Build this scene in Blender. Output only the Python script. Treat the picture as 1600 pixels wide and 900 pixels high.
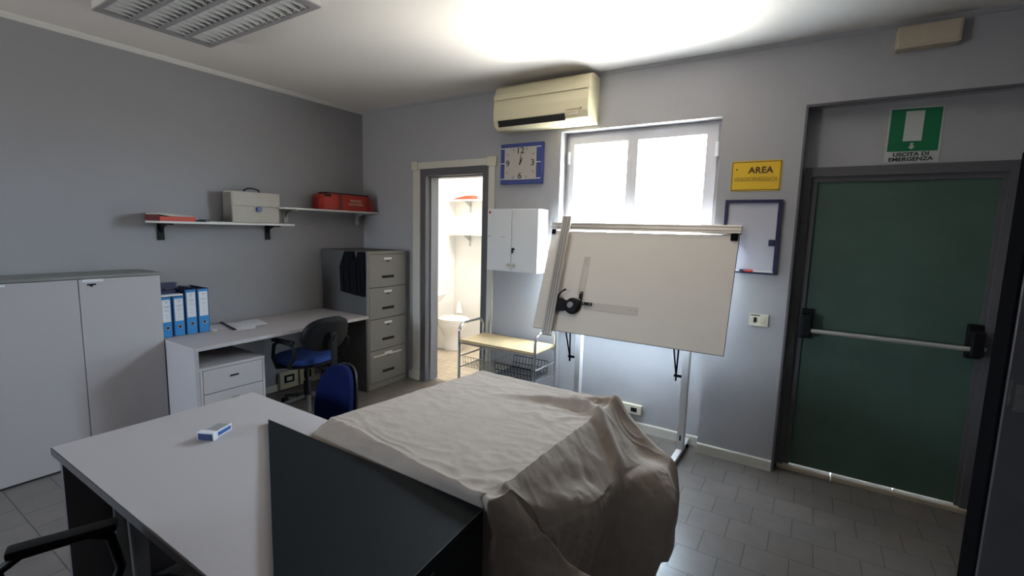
import bpy, bmesh, math, random
import numpy as np
from mathutils import Matrix, Vector, Euler, noise
random.seed(4)
PI = math.pi
for o in list(bpy.data.objects): bpy.data.objects.remove(o)
SC = bpy.context.scene
COL = SC.collection

# ---------------------------------------------------------------- camera, world, light, exposure
cam_d = bpy.data.cameras.new('camera'); cam = bpy.data.objects.new('camera', cam_d); COL.objects.link(cam)
cam_d.sensor_width = 36; cam_d.lens = 736.0/1600*36; cam_d.clip_start = 0.05
roll, pitch, yaw = -0.02666316, -0.12373868, 0.56500955
Rz = Matrix.Rotation(yaw, 3, 'Z'); Rx = Matrix.Rotation(pitch, 3, 'X'); Ry = Matrix.Rotation(roll, 3, 'Y')
Rc = Rz @ Rx @ Ry
r_, f_, u_ = Rc.col[0], Rc.col[1], Rc.col[2]
mw = Matrix((( r_[0], u_[0], -f_[0], 0), (r_[1], u_[1], -f_[1], 0), (r_[2], u_[2], -f_[2], 1.6), (0, 0, 0, 1)))
cam.matrix_world = mw
SC.camera = cam
SC.view_settings.view_transform = 'Standard'; SC.view_settings.look = 'None'
SC.view_settings.gamma = 1; SC.view_settings.use_curve_mapping = False
SC.view_settings.exposure = 2.3

w = bpy.data.worlds.new('world'); SC.world = w; w.use_nodes = True
wn = w.node_tree; wtc = wn.nodes.new('ShaderNodeTexCoord'); wsp = wn.nodes.new('ShaderNodeSeparateXYZ'); wr_ = wn.nodes.new('ShaderNodeValToRGB')
wn.links.new(wtc.outputs['Generated'], wsp.inputs[0])
wma = wn.nodes.new('ShaderNodeMath'); wma.operation = 'MULTIPLY_ADD'; wma.inputs[1].default_value = 0.5; wma.inputs[2].default_value = 0.5
wn.links.new(wsp.outputs['Z'], wma.inputs[0]); wn.links.new(wma.outputs[0], wr_.inputs[0])
# pale yard below the horizon, bright hazy sky above it
e_ = wr_.color_ramp.elements
e_[0].position = 0.47; e_[0].color = (0.47, 0.47, 0.46, 1); e_[1].position = 0.53; e_[1].color = (0.68, 0.84, 1.0, 1)
wn.links.new(wr_.outputs[0], wn.nodes['Background'].inputs[0]); wn.nodes['Background'].inputs[1].default_value = 13.0

def area(name, loc, target, sx, sy, power, col=(1, 1, 1), spread=180, portal=False):
    l = bpy.data.lights.new(name, 'AREA'); l.shape = 'RECTANGLE'; l.size = sx; l.size_y = sy
    l.energy = power; l.color = col; l.spread = math.radians(spread)
    if portal: l.cycles.is_portal = True
    o = bpy.data.objects.new(name, l); COL.objects.link(o); o.location = loc
    d = Vector(target)-Vector(loc); o.rotation_euler = d.to_track_quat('-Z', 'Y').to_euler()
    return o
area('window_sky_portal', (-1.21, 3.80, 1.64), (-1.21, 0, 1.64), 1.25, 1.56, 1, portal=True)
area('rear_fill_portal', (-3.57, -2.66, 1.4), (-3.57, 0, 1.4), 0.65, 1.0, 1, portal=True)  # portal of the added rear window, there for fill light
area('sunlit_yard_bounce', (-1.25, 4.6, 0.95), (-1.15, 3.1, 2.35), 1.0, 0.45, 10, (1.0, 0.91, 0.80), spread=75)
area('bathroom_ceiling_light', (-3.4, 4.6, 2.62), (-3.4, 4.6, 0), 0.5, 0.5, 11, (1.0, 0.93, 0.82))

# ---------------------------------------------------------------- materials
def mat(name, col, rough=0.6, metal=0.0, var=0.0, scale=8.0, bump=0.0, bscale=60.0, spec=0.5, col2=None, trans=0, alpha=1):
    m = bpy.data.materials.new(name); m.use_nodes = True
    nt = m.node_tree; b = nt.nodes['Principled BSDF']
    b.inputs['Base Color'].default_value = (*col, 1); b.inputs['Roughness'].default_value = rough
    b.inputs['Metallic'].default_value = metal; b.inputs['Specular IOR Level'].default_value = spec
    tc = nt.nodes.new('ShaderNodeTexCoord')
    if var > 0 or col2:
        n = nt.nodes.new('ShaderNodeTexNoise'); n.inputs['Scale'].default_value = scale; n.inputs['Detail'].default_value = 5
        nt.links.new(tc.outputs['Object'], n.inputs['Vector'])
        mx = nt.nodes.new('ShaderNodeMix'); mx.data_type = 'RGBA'
        c2 = col2 or tuple(max(0, c*(1-var)) for c in col)
        mx.inputs[6].default_value = (*(col if col2 else tuple(min(1, c*(1+var*.5)) for c in col)), 1); mx.inputs[7].default_value = (*c2, 1)
        nt.links.new(n.outputs['Fac'], mx.inputs[0]); nt.links.new(mx.outputs[2], b.inputs['Base Color'])
    if bump > 0:
        n2 = nt.nodes.new('ShaderNodeTexNoise'); n2.inputs['Scale'].default_value = bscale; n2.inputs['Detail'].default_value = 4
        nt.links.new(tc.outputs['Object'], n2.inputs['Vector'])
        bp = nt.nodes.new('ShaderNodeBump'); bp.inputs['Strength'].default_value = bump; bp.inputs['Distance'].default_value = 0.01
        nt.links.new(n2.outputs['Fac'], bp.inputs['Height']); nt.links.new(bp.outputs['Normal'], b.inputs['Normal'])
    return m
M = {}
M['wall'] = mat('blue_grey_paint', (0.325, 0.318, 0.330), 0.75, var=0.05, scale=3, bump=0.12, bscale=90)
M['wallb'] = mat('blue_grey_paint_lit_copy', (0.385, 0.378, 0.392), 0.75, var=0.05, scale=3, bump=0.12, bscale=90)  # wall paint lightened; stronger light on the window wall put into the colour
M['ceil'] = mat('ceiling_paint', (0.72, 0.68, 0.64), 0.85, var=0.03, scale=2)
M['cream'] = mat('cream_plastic', (0.62, 0.57, 0.45), 0.5, var=0.08, scale=12)
M['trimc'] = mat('cream_trim', (0.60, 0.57, 0.50), 0.55, var=0.06, scale=14)
M['yellowed'] = mat('yellowed_plastic', (0.66, 0.59, 0.40), 0.42, var=0.06, scale=6)
M['socket'] = mat('beige_socket_plastic', (0.60, 0.55, 0.38), 0.45)
M['lam'] = mat('grey_laminate', (0.455, 0.42, 0.425), 0.5, var=0.07, scale=260)
M['lamd'] = mat('grey_laminate_door', (0.475, 0.44, 0.445), 0.55, var=0.07, scale=240)
M['lamedge'] = mat('dark_edge_band', (0.06, 0.05, 0.05), 0.6)
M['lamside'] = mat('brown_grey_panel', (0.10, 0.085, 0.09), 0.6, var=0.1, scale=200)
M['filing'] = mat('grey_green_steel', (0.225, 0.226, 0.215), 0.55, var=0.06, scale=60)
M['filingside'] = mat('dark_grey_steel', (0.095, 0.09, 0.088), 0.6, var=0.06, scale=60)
M['gap'] = mat('dark_gap', (0.015, 0.014, 0.014), 0.9)
M['black'] = mat('black_plastic', (0.007, 0.007, 0.008), 0.5, spec=0.2)
M['blacklam'] = mat('black_laminate', (0.008, 0.010, 0.013), 0.55, var=0.15, scale=30, spec=0.15)
M['blackcloth'] = mat('black_cloth', (0.010, 0.010, 0.013), 0.95, spec=0.1)
M['chip'] = mat('chipped_edge', (0.10, 0.095, 0.09), 0.7, var=0.7, scale=25)
M['blackmetal'] = mat('black_painted_metal', (0.006, 0.006, 0.007), 0.9, spec=0.0)
M['darkpanel'] = mat('charcoal_painted_metal', (0.075, 0.070, 0.076), 0.75, spec=0.2, var=0.2, scale=14)
M['smudge'] = mat('worn_pale_sticker', (0.16, 0.16, 0.15), 0.8, col2=(0.04, 0.04, 0.04), scale=40)
M['white'] = mat('white_enamel', (0.74, 0.75, 0.76), 0.4)
M['whitepl'] = mat('white_paper', (0.72, 0.73, 0.76), 0.7)
M['paint'] = mat('white_window_paint', (0.62, 0.60, 0.61), 0.5, var=0.03, scale=10)
M['shelfw'] = mat('white_shelf_laminate', (0.66, 0.64, 0.60), 0.5)
M['doorg'] = mat('dark_green_door_paint', (0.062, 0.112, 0.086), 0.55, var=0.25, scale=5, bump=0.06, bscale=150)
M['frameg'] = mat('dark_grey_frame_paint', (0.105, 0.10, 0.11), 0.5, var=0.12, scale=16)
M['framem'] = mat('mid_grey_frame_paint', (0.15, 0.16, 0.175), 0.5, var=0.08, scale=16)
M['bar'] = mat('worn_aluminium', (0.55, 0.53, 0.51), 0.35, metal=0.5)
M['alu'] = mat('brushed_aluminium', (0.50, 0.46, 0.42), 0.38, metal=0.65, var=0.1, scale=20)
M['alud'] = mat('dark_aluminium_groove', (0.10, 0.09, 0.085), 0.5, metal=0.4)
M['chrome'] = mat('chrome_tube', (0.72, 0.73, 0.75), 0.16, metal=1.0)
M['board'] = mat('drawing_board_surface', (0.67, 0.61, 0.55), 0.6, var=0.03, scale=5)
M['legp'] = mat('pale_grey_leg_paint', (0.50, 0.49, 0.49), 0.45, var=0.06, scale=12)
M['pine'] = mat('pale_pine_wood', (0.62, 0.46, 0.25), 0.5, col2=(0.50, 0.36, 0.19), scale=9)
M['cloth'] = mat('beige_dust_sheet', (0.42, 0.355, 0.31), 0.9, var=0.16, scale=9, bump=0.35, bscale=20, spec=0.15)
M['bluefab'] = mat('blue_upholstery', (0.005, 0.010, 0.060), 0.9, spec=0.08, var=0.15, scale=150)
M['bluefabl'] = mat('blue_seat_fabric', (0.012, 0.045, 0.22), 0.85, var=0.15, scale=150)
M['blueclock'] = mat('royal_blue_plastic', (0.035, 0.055, 0.23), 0.4)
M['navy'] = mat('navy_plastic', (0.018, 0.017, 0.07), 0.4)
M['wb'] = mat('whiteboard_enamel', (0.56, 0.55, 0.62), 0.22)
M['clockface'] = mat('clock_face_paper', (0.44, 0.40, 0.36), 0.5)
M['binder'] = mat('binder_bright_blue', (0.02, 0.24, 0.58), 0.45)
M['binderd'] = mat('binder_dark_blue', (0.012, 0.03, 0.12), 0.5)
M['red'] = mat('red_nylon', (0.42, 0.025, 0.012), 0.6, var=0.2, scale=10)
M['redbox'] = mat('red_card', (0.55, 0.06, 0.03), 0.55)
M['maroon'] = mat('maroon_card', (0.14, 0.02, 0.025), 0.6)
M['canvas'] = mat('cream_canvas', (0.48, 0.44, 0.38), 0.7, var=0.08, scale=12)
M['canvasd'] = mat('grey_canvas_side', (0.22, 0.20, 0.18), 0.8)
M['ysign'] = mat('yellow_sign', (0.75, 0.47, 0.02), 0.4)
M['brownink'] = mat('brown_ink', (0.09, 0.03, 0.004), 0.6)
M['fadedink'] = mat('faded_ink', (0.42, 0.26, 0.015), 0.6)
M['gsign'] = mat('green_sign', (0.004, 0.16, 0.06), 0.4)
M['signw'] = mat('sign_white', (0.50, 0.52, 0.50), 0.5)
M['ink'] = mat('black_ink', (0.02, 0.02, 0.022), 0.6)
M['greyink'] = mat('grey_ink', (0.28, 0.28, 0.30), 0.6)
M['ceramic'] = mat('white_ceramic', (0.84, 0.82, 0.78), 0.15)
M['bathwall'] = mat('bathroom_white_tile', (0.80, 0.79, 0.76), 0.4, var=0.02, scale=3)
M['beige'] = mat('beige_lamp_plastic', (0.50, 0.42, 0.31), 0.5, var=0.12, scale=9)
M['lampm'] = mat('lamp_grey_steel', (0.33, 0.31, 0.32), 0.45, metal=0.2)
M['louvre'] = mat('lamp_louvre', (0.78, 0.78, 0.76), 0.35, metal=0.25)
M['louvreb'] = mat('lamp_inner_reflector', (0.16, 0.145, 0.15), 0.5)
M['clearpl'] = mat('cloudy_clear_plastic', (0.30, 0.29, 0.30), 0.3)
M['labelblue'] = mat('blue_label', (0.02, 0.10, 0.38), 0.4)
M['basket'] = mat('beige_wire', (0.45, 0.42, 0.32), 0.4, metal=0.4)

def floor_mat(name, c1, c2, cm, size, mortar=0.0035):
    m = bpy.data.materials.new(name); m.use_nodes = True; nt = m.node_tree; b = nt.nodes['Principled BSDF']
    tc = nt.nodes.new('ShaderNodeTexCoord'); mp = nt.nodes.new('ShaderNodeMapping')
    mp.inputs['Location'].default_value = (0.064, 0, 0)
    br = nt.nodes.new('ShaderNodeTexBrick'); br.inputs['Scale'].default_value = 1; br.offset = 0.5; br.offset_frequency = 2
    br.inputs['Brick Width'].default_value = size; br.inputs['Row Height'].default_value = size
    br.inputs['Mortar Size'].default_value = mortar; br.inputs['Mortar Smooth'].default_value = 0.3
    br.inputs['Color1'].default_value = (*c1, 1); br.inputs['Color2'].default_value = (*c2, 1); br.inputs['Mortar'].default_value = (*cm, 1)
    nt.links.new(tc.outputs['Object'], mp.inputs[0]); nt.links.new(mp.outputs[0], br.inputs['Vector'])
    n = nt.nodes.new('ShaderNodeTexNoise'); n.inputs['Scale'].default_value = 11; n.inputs['Detail'].default_value = 8
    nt.links.new(tc.outputs['Object'], n.inputs['Vector'])
    mx = nt.nodes.new('ShaderNodeMix'); mx.data_type = 'RGBA'; mx.blend_type = 'MULTIPLY'; mx.inputs[0].default_value = 0.35
    nt.links.new(br.outputs['Color'], mx.inputs[6]); nt.links.new(n.outputs['Fac'], mx.inputs[7])
    nt.links.new(mx.outputs[2], b.inputs['Base Color']); b.inputs['Roughness'].default_value = 0.30
    bp = nt.nodes.new('ShaderNodeBump'); bp.inputs['Strength'].default_value = 0.4; bp.inputs['Distance'].default_value = 0.002; bp.invert = True
    nt.links.new(br.outputs['Fac'], bp.inputs['Height']); nt.links.new(bp.outputs['Normal'], b.inputs['Normal'])
    return m
M['floor'] = floor_mat('grey_ceramic_tiles', (0.185, 0.162, 0.150), (0.165, 0.145, 0.135), (0.085, 0.074, 0.070), 0.2)
M['bathfloor'] = floor_mat('beige_bathroom_tiles', (0.62, 0.53, 0.40), (0.50, 0.42, 0.31), (0.35, 0.29, 0.22), 0.1)

def glass():
    m = bpy.data.materials.new('window_glass'); m.use_nodes = True; nt = m.node_tree
    for n in list(nt.nodes): nt.nodes.remove(n)
    o = nt.nodes.new('ShaderNodeOutputMaterial'); t = nt.nodes.new('ShaderNodeBsdfTransparent'); g = nt.nodes.new('ShaderNodeBsdfGlossy')
    t.inputs[0].default_value = (0.95, 0.97, 0.97, 1); g.inputs['Roughness'].default_value = 0.02
    x = nt.nodes.new('ShaderNodeMixShader'); x.inputs[0].default_value = 0.06
    nt.links.new(t.outputs[0], x.inputs[1]); nt.links.new(g.outputs[0], x.inputs[2]); nt.links.new(x.outputs[0], o.inputs[0]); return m
M['glass'] = glass()
def acrylic():
    m = bpy.data.materials.new('clear_acrylic_ruler'); m.use_nodes = True; nt = m.node_tree
    for n in list(nt.nodes): nt.nodes.remove(n)
    o = nt.nodes.new('ShaderNodeOutputMaterial'); t = nt.nodes.new('ShaderNodeBsdfTransparent'); g = nt.nodes.new('ShaderNodeBsdfPrincipled')
    t.inputs[0].default_value = (0.985, 0.985, 0.98, 1); g.inputs['Base Color'].default_value = (0.5, 0.46, 0.42, 1); g.inputs['Roughness'].default_value = 0.2
    x = nt.nodes.new('ShaderNodeMixShader'); x.inputs[0].default_value = 0.04
    nt.links.new(t.outputs[0], x.inputs[1]); nt.links.new(g.outputs[0], x.inputs[2]); nt.links.new(x.outputs[0], o.inputs[0]); return m
M['acrylic'] = acrylic()
M['rulermark'] = mat('pale_ruler_marks', (0.36, 0.32, 0.29), 0.6)

# ---------------------------------------------------------------- helpers
def BM(): return bmesh.new()
def box(bm, x0, x1, y0, y1, z0, z1, bev=0.0, mtx=None):
    t = bmesh.new(); bmesh.ops.create_cube(t, size=1)
    bmesh.ops.transform(t, matrix=Matrix.Translation(((x0+x1)/2, (y0+y1)/2, (z0+z1)/2)) @ Matrix.Diagonal((abs(x1-x0), abs(y1-y0), abs(z1-z0), 1)), verts=t.verts)
    if bev > 0: bmesh.ops.bevel(t, geom=list(t.edges), offset=min(bev, .45*min(abs(x1-x0), abs(y1-y0), abs(z1-z0))), segments=2, profile=0.6, affect='EDGES')
    return merge(bm, t, mtx)
def merge(bm, t, mtx=None):
    if mtx is not None: bmesh.ops.transform(t, matrix=mtx, verts=t.verts)
    me = bpy.data.meshes.new('tmp'); t.to_mesh(me); t.free(); bm.from_mesh(me); bpy.data.meshes.remove(me); return bm
def tube(bm, pts, r, seg=12, closed=False, mtx=None):
    t = bmesh.new(); pts = [Vector(p) for p in pts]; n = len(pts); rings = []
    rr = r if isinstance(r, (list, tuple)) else [r]*n
    up = None
    for i, p in enumerate(pts):
        if closed: d = (pts[(i+1) % n]-pts[i-1])
        else: d = (pts[min(i+1, n-1)]-pts[max(i-1, 0)])
        d.normalize()
        if up is None:
            up = Vector((0, 0, 1)) if abs(d.z) < .9 else Vector((1, 0, 0))
        a = d.cross(up)
        if a.length < 1e-4: a = d.orthogonal()
        a.normalize(); b = a.cross(d).normalized(); up = b
        rings.append([t.verts.new(p+rr[i]*(math.cos(2*PI*k/seg)*a+math.sin(2*PI*k/seg)*b)) for k in range(seg)])
    for i in range(n if closed else n-1):
        A, B = rings[i], rings[(i+1) % n]
        for k in range(seg): t.faces.new((A[k], A[(k+1) % seg], B[(k+1) % seg], B[k]))
    if not closed:
        t.faces.new(rings[0][::-1]); t.faces.new(rings[-1])
    bmesh.ops.recalc_face_normals(t, faces=t.faces)
    return merge(bm, t, mtx)
def cyl(bm, c, axis, r, h, seg=24, r2=None, mtx=None):
    c = Vector(c); a = Vector(axis).normalized()
    return tube(bm, [c-a*h/2, c+a*h/2], [r, r if r2 is None else r2], seg, mtx=mtx)
def prism(bm, poly, z0, z1, plane='xy', bev=0, mtx=None):
    # poly is a list of 2D points; plane: xy (extrude z), yz (extrude x), xz (extrude y)
    t = bmesh.new()
    def P(p, h):
        return {'xy': (p[0], p[1], h), 'yz': (h, p[0], p[1]), 'xz': (p[0], h, p[1])}[plane]
    A = [t.verts.new(P(p, z0)) for p in poly]; B = [t.verts.new(P(p, z1)) for p in poly]; n = len(poly)
    t.faces.new(A); t.faces.new(B[::-1])
    for i in range(n): t.faces.new((A[i], B[i], B[(i+1) % n], A[(i+1) % n]))
    bmesh.ops.recalc_face_normals(t, faces=t.faces)
    if bev: bmesh.ops.bevel(t, geom=list(t.edges), offset=bev, segments=2, profile=0.6, affect='EDGES')
    return merge(bm, t, mtx)
def lathe(bm, prof, c=(0, 0, 0), seg=32, sx=1, sy=1, mtx=None):
    t = bmesh.new(); rings = []
    for r, z in prof:
        rings.append([t.verts.new((c[0]+sx*r*math.cos(2*PI*k/seg), c[1]+sy*r*math.sin(2*PI*k/seg), c[2]+z)) for k in range(seg)])
    for i in range(len(prof)-1):
        A, B = rings[i], rings[i+1]
        for k in range(seg): t.faces.new((A[k], A[(k+1) % seg], B[(k+1) % seg], B[k]))
    t.faces.new(rings[0][::-1]); t.faces.new(rings[-1])
    bmesh.ops.recalc_face_normals(t, faces=t.faces)
    return merge(bm, t, mtx)
def fr(bm, x0, x1, z0, z1, y0, y1, wl, wr, wt, wb, bev=0):
    # rectangular frame with butt joints; the uprights run full height
    if wl: box(bm, x0, x0+wl, y0, y1, z0, z1, bev)
    if wr: box(bm, x1-wr, x1, y0, y1, z0, z1, bev)
    if wt: box(bm, x0+wl, x1-wr, y0+.0004, y1-.0004, z1-wt, z1, bev)
    if wb: box(bm, x0+wl, x1-wr, y0+.0004, y1-.0004, z0, z0+wb, bev)
def rotm(c, ang, axis='Z'):
    c = Vector(c); return Matrix.Translation(c) @ Matrix.Rotation(ang, 4, axis) @ Matrix.Translation(-c)
def obj(name, bm, m, parent=None, smooth=False, label=None):
    if name in SPLIT:
        isl = islands(bm)
        if len(isl) > 1:
            last = None
            for group in isl:
                nb = bmesh.new(); mp = {v: nb.verts.new(v.co) for v in group}
                for f in {f for v in group for f in v.link_faces}: nb.faces.new([mp[v] for v in f.verts])
                last = obj1(name, nb, m, parent, smooth, label)
            bm.free(); return last
    return obj1(name, bm, m, parent, smooth, label)
def obj1(name, bm, m, parent=None, smooth=False, label=None):
    me = bpy.data.meshes.new(name); bm.to_mesh(me); bm.free(); me.materials.append(M[m] if isinstance(m, str) else m)
    if smooth:
        for p in me.polygons: p.use_smooth = True
    o = bpy.data.objects.new(name, me); COL.objects.link(o)
    if smooth:
        try:
            md = o.modifiers.new('edges', 'EDGE_SPLIT'); md.split_angle = math.radians(38)
        except Exception: pass
    if parent is not None: attach(o, parent)
    if label: o['label'] = label
    return o
SPLIT = {'text_line', 'cross_beam', 'worn_sticker', 'cross_rail', 'side_stripe', 'hour_mark', 'rivet', 'pivot_block', 'track_groove', 'rail_groove', 'rail_bracket', 'corner_block', 'foot_pad', 'caster', 'clamp_screw', 'divider', 'label_mark'}
def islands(bm):
    bm.verts.ensure_lookup_table(); seen = set(); out = []
    for v in bm.verts:
        if v in seen: continue
        st = [v]; seen.add(v); isl = []
        while st:
            q = st.pop(); isl.append(q)
            for e in q.link_edges:
                o = e.other_vert(q)
                if o not in seen: seen.add(o); st.append(o)
        out.append(isl)
    return out
def rootmat(p):
    m = p.matrix_basis.copy()
    while p.parent:
        p = p.parent; m = p.matrix_basis @ m if p.parent is None else m
    return m
def attach(o, parent):
    # geometry is written in world coordinates; keep it there
    o.parent = parent
    top = parent
    while top.parent: top = top.parent
    if parent is top: o.matrix_parent_inverse = top.matrix_basis.inverted()
def thing(name, label, cat, loc, group=None):
    o = bpy.data.objects.new(name, None); COL.objects.link(o); o.location = loc; o.empty_display_size = 0.1
    o['label'] = label; o['category'] = cat
    if group: o['group'] = group
    return o
def tag(o, label, cat, group=None):
    o['label'] = label; o['category'] = cat
    if group: o['group'] = group
    return o
def struct(name, bm, m, parent=None, smooth=False):
    o = obj(name, bm, m, parent, smooth)
    if parent is None: o['kind'] = 'structure'
    return o
def local_copy_mesh(o, mtx):
    o.data.transform(mtx)
def text(name, s, m, size, mtx, parent, ext=0.0006, bold=0.0, xs=1.0, align='CENTER', space=1.0):
    cu = bpy.data.curves.new('t', 'FONT'); cu.body = s; cu.size = size; cu.extrude = ext; cu.offset = bold
    cu.align_x = align; cu.align_y = 'CENTER'; cu.resolution_u = 3; cu.space_character = space
    to = bpy.data.objects.new('t', cu); COL.objects.link(to)
    dg = bpy.context.evaluated_depsgraph_get(); dg.update()
    me = bpy.data.meshes.new_from_object(to.evaluated_get(dg))
    bpy.data.objects.remove(to); bpy.data.curves.remove(cu)
    me.materials.clear(); me.materials.append(M[m]); me.transform(mtx @ Matrix.Diagonal((xs, 1, 1, 1)))
    o = bpy.data.objects.new(name, me); COL.objects.link(o); attach(o, parent); return o
def on_back(x, z, y):      # text facing the room (-y)
    return Matrix.Translation((x, y, z)) @ Matrix.Rotation(PI/2, 4, 'X')
def on_left(y, z, x):      # text facing +x, reading along +y
    return Matrix.Translation((x, y, z)) @ Matrix.Rotation(PI/2, 4, 'Z') @ Matrix.Rotation(PI/2, 4, 'X')
def arc(c, r, a0, a1, n, f):
    return [f(c[0]+r*math.cos(a0+(a1-a0)*i/n), c[1]+r*math.sin(a0+(a1-a0)*i/n)) for i in range(n+1)]

# ---------------------------------------------------------------- room shell
XL, W, H = -4.226, 3.557, 2.815
XR, YR = 2.0, -2.6
NX0, NX1, NY, NZ = -1.815, -0.597, 3.66, 2.40           # window niche
DX0, DX1, DY, DZ = -0.113, 1.15, 3.69, 2.416            # exit door niche
BX0, BX1, BZ = -3.37, -2.525, 2.168                      # bathroom door opening in the wall
SZ = 0.80                                                # window sill height
TH = 0.16
WY = W+0.30
b = BM(); box(b, XL-.2, XR+.2, YR-.2, WY, -.12, 0); struct('floor', b, 'floor')
b = BM(); box(b, XL-.2, XR+.2, YR-.2, WY, H, H+.12); struct('ceiling', b, 'ceil')
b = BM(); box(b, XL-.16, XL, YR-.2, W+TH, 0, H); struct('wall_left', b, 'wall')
b = BM(); box(b, XR, XR+.16, YR-.2, WY, 0, H); struct('wall_right', b, 'wall')
# wall with window, door niches and bathroom opening
b = BM()
box(b, XL, BX0, W, W+.13, 0, H); box(b, BX0, BX1, W, W+.13, BZ, H)
box(b, BX1, NX0, W, W+.13, 0, H)
box(b, NX0, NX1, W, W+.13, NZ, H)                      # lintel over the window
box(b, NX0, NX1, NY, WY, 0, SZ); box(b, NX0-.1, NX0, W+.13, WY, 0, H); box(b, NX1, NX1+.1, W+.13, WY, 0, H)
box(b, NX0, NX1, W+.13, WY, NZ, H)
box(b, NX1, DX0, W, WY-.14, 0, H); box(b, DX0, DX1, W, DY, DZ, H)
box(b, DX0, DX1, DY, WY, 2.045, H)                       # wall piece over the exit door
box(b, DX0-.1, -.085, DY, WY, 0, 2.045); box(b, .905, DX1+.1, DY, WY, 0, 2.045)
box(b, DX1, XR, W, WY, 0, H)
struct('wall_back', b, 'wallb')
# rear wall behind the viewer; its unseen window is added for fill light
b = BM()
box(b, XL, -3.9, YR-.16, YR, 0, H); box(b, -3.25, XR, YR-.16, YR, 0, H); box(b, -3.9, -3.25, YR-.16, YR, 0, .9); box(b, -3.9, -3.25, YR-.16, YR, 1.9, H)
struct('wall_rear', b, 'wall')
b = BM()
fr(b, -3.9, -3.25, .9, 1.9, YR-.1, YR-.04, .05, .05, .05, .05)
struct('window_rear_added', b, 'paint')  # frame of the unseen, added window
# trims
b = BM(); prism(b, [(XL, H), (XL+.028, H), (XL+.024, H-.012), (XL+.008, H-.03), (XL, H-.032)], YR, W, 'xz'); struct('trim_1', b, 'shelfw')
def base(name, x0, x1, y, h=.075, t=.014):
    b = BM(); prism(b, [(y, 0), (y-t, 0), (y-t, h-.008), (y-t+.006, h), (y, h)], x0, x1, 'yz'); struct(name, b, 'trimc')
base('baseboard_back', NX1, DX0, W)
base('baseboard_niche', NX0, NX1, NY)
base('baseboard_middle', -2.455, NX0, W)
base('baseboard_corner', -3.52, -3.465, W)
b = BM(); box(b, XL, XL+.014, YR, 1.4, 0, .065); box(b, XL, XL+.014, 1.5, 2.96, 0, .065); struct('baseboard_left', b, 'trimc')
b = BM()
for x0, x1 in ((-.085, .23), (.233, .56), (.563, .905)): box(b, x0, x1, 3.64, DY+.03, 0, .03, .006)
struct('trim_threshold', b, 'beige')
b = BM(); prism(b, [(W, H), (W-.022, H), (W-.018, H-.010), (W-.006, H-.022), (W, H-.024)], XL+.03, XR, 'yz'); struct('trim_2', b, 'wallb')

# bathroom beyond the opening
bx0, bx1, by1, bh = -4.35, -2.2, 5.3, 2.68
b = BM(); box(b, bx0-.1, bx1+.1, W+.30, by1+.1, -.12, 0); struct('floor_bathroom', b, 'bathfloor')
b = BM(); box(b, BX0, BX1, W+.13, W+.30, -.1, 0.001); struct('floor_bathroom_doorway', b, 'bathfloor')
b = BM(); box(b, bx0-.1, bx1+.1, W+.13, by1+.1, bh, bh+.1); struct('ceiling_bathroom', b, 'bathwall')
b = BM(); box(b, bx0-.1, bx0, W+.13, by1+.1, 0, bh); struct('wall_bathroom_left', b, 'bathwall')
b = BM(); box(b, bx1, bx1+.1, WY, by1+.1, 0, bh); struct('wall_bathroom_right', b, 'bathwall')
b = BM(); box(b, bx0, bx1, by1, by1+.1, 0, bh); struct('wall_bathroom_back', b, 'bathwall')
b = BM(); box(b, bx0, BX0, W+.13, W+.15, 0, bh); box(b, BX1, bx1, W+.13, W+.15, 0, bh); box(b, BX0, BX1, W+.13, W+.15, BZ, bh); struct('wall_bathroom_front', b, 'bathwall')

# bathroom door frame: cream casing with blocks, grey frame
d1 = BM()
box(d1, -3.463, -3.368, W-.016, W, 0, 2.168, .003); box(d1, -2.528, -2.461, W-.016, W, 0, 2.168, .003)
box(d1, -3.395, -2.545, W-.016, W, 2.17, 2.235, .003)
d1o = struct('door_1', d1, 'trimc')
b = BM(); fr(b, -3.3685, -2.5265, 0, 2.1675, W-.006, W+.06, .0685, .0735, .0675, 0)
obj('door_frame', b, 'frameg', d1o)
b = BM(); fr(b, -3.3685, -2.5265, 0, 2.1675, W+.0605, W+.17, .0855, .0835, .0775, 0)
obj('door_jamb', b, 'framem', d1o)
b = BM()
for x0, x1 in ((-3.475, -3.395), (-2.545, -2.445)): box(b, x0, x1, W-.024, W, 2.16, 2.245, .004)
box(b, -3.475, -3.365, W-.022, W, 0, .10, .004); box(b, -2.53, -2.455, W-.022, W, 0, .10, .004)
obj('corner_block', b, 'cream', d1o)

# window_1: white two-casement window in the niche
win = BM()
x0, x1, z0, z1 = NX0+.0, NX1, SZ, NZ
yf0, yf1 = 3.675, 3.74
fr(win, x0+.001, x1-.001, z0+.001, z1-.001, yf0, yf1, .05, .05, .045, .05)
wo = struct('window_1', win, 'paint')
xm = -1.245
for k, (a, c) in enumerate(((x0+.035, xm), (xm, x1-.035))):
    s = BM(); t = .062; y0, y1 = 3.65, 3.70
    ls = .045 if k == 0 else .042; rs = .040 if k == 0 else .075
    fr(s, a+(.001 if k else 0), c, z0+.03, z1-.03, y0, y1, ls, rs, t, t)
    so = obj('casement', s, 'paint', wo)
    g = BM(); box(g, a+ls-.005, c-rs+.005, 3.672, 3.678, z0+.03+t-.005, z1-.03-t+.005); obj('pane', g, 'glass', so)
    hb = BM()
    xh = a+.0 if k == 0 else c
    for zz in (1.15, 2.2): cyl(hb, (xh, 3.645, zz), (0, 0, 1), .012, .10, 12)
    obj('hinge', hb, 'white', so, True)
b = BM(); box(b, xm-.012, xm+.012, 3.635, 3.65, 1.5, 1.6, .004); tube(b, [(xm, 3.63, 1.55), (xm, 3.60, 1.55), (xm, 3.595, 1.45)], .008, 10); obj('window_handle', b, 'white', wo)
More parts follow.
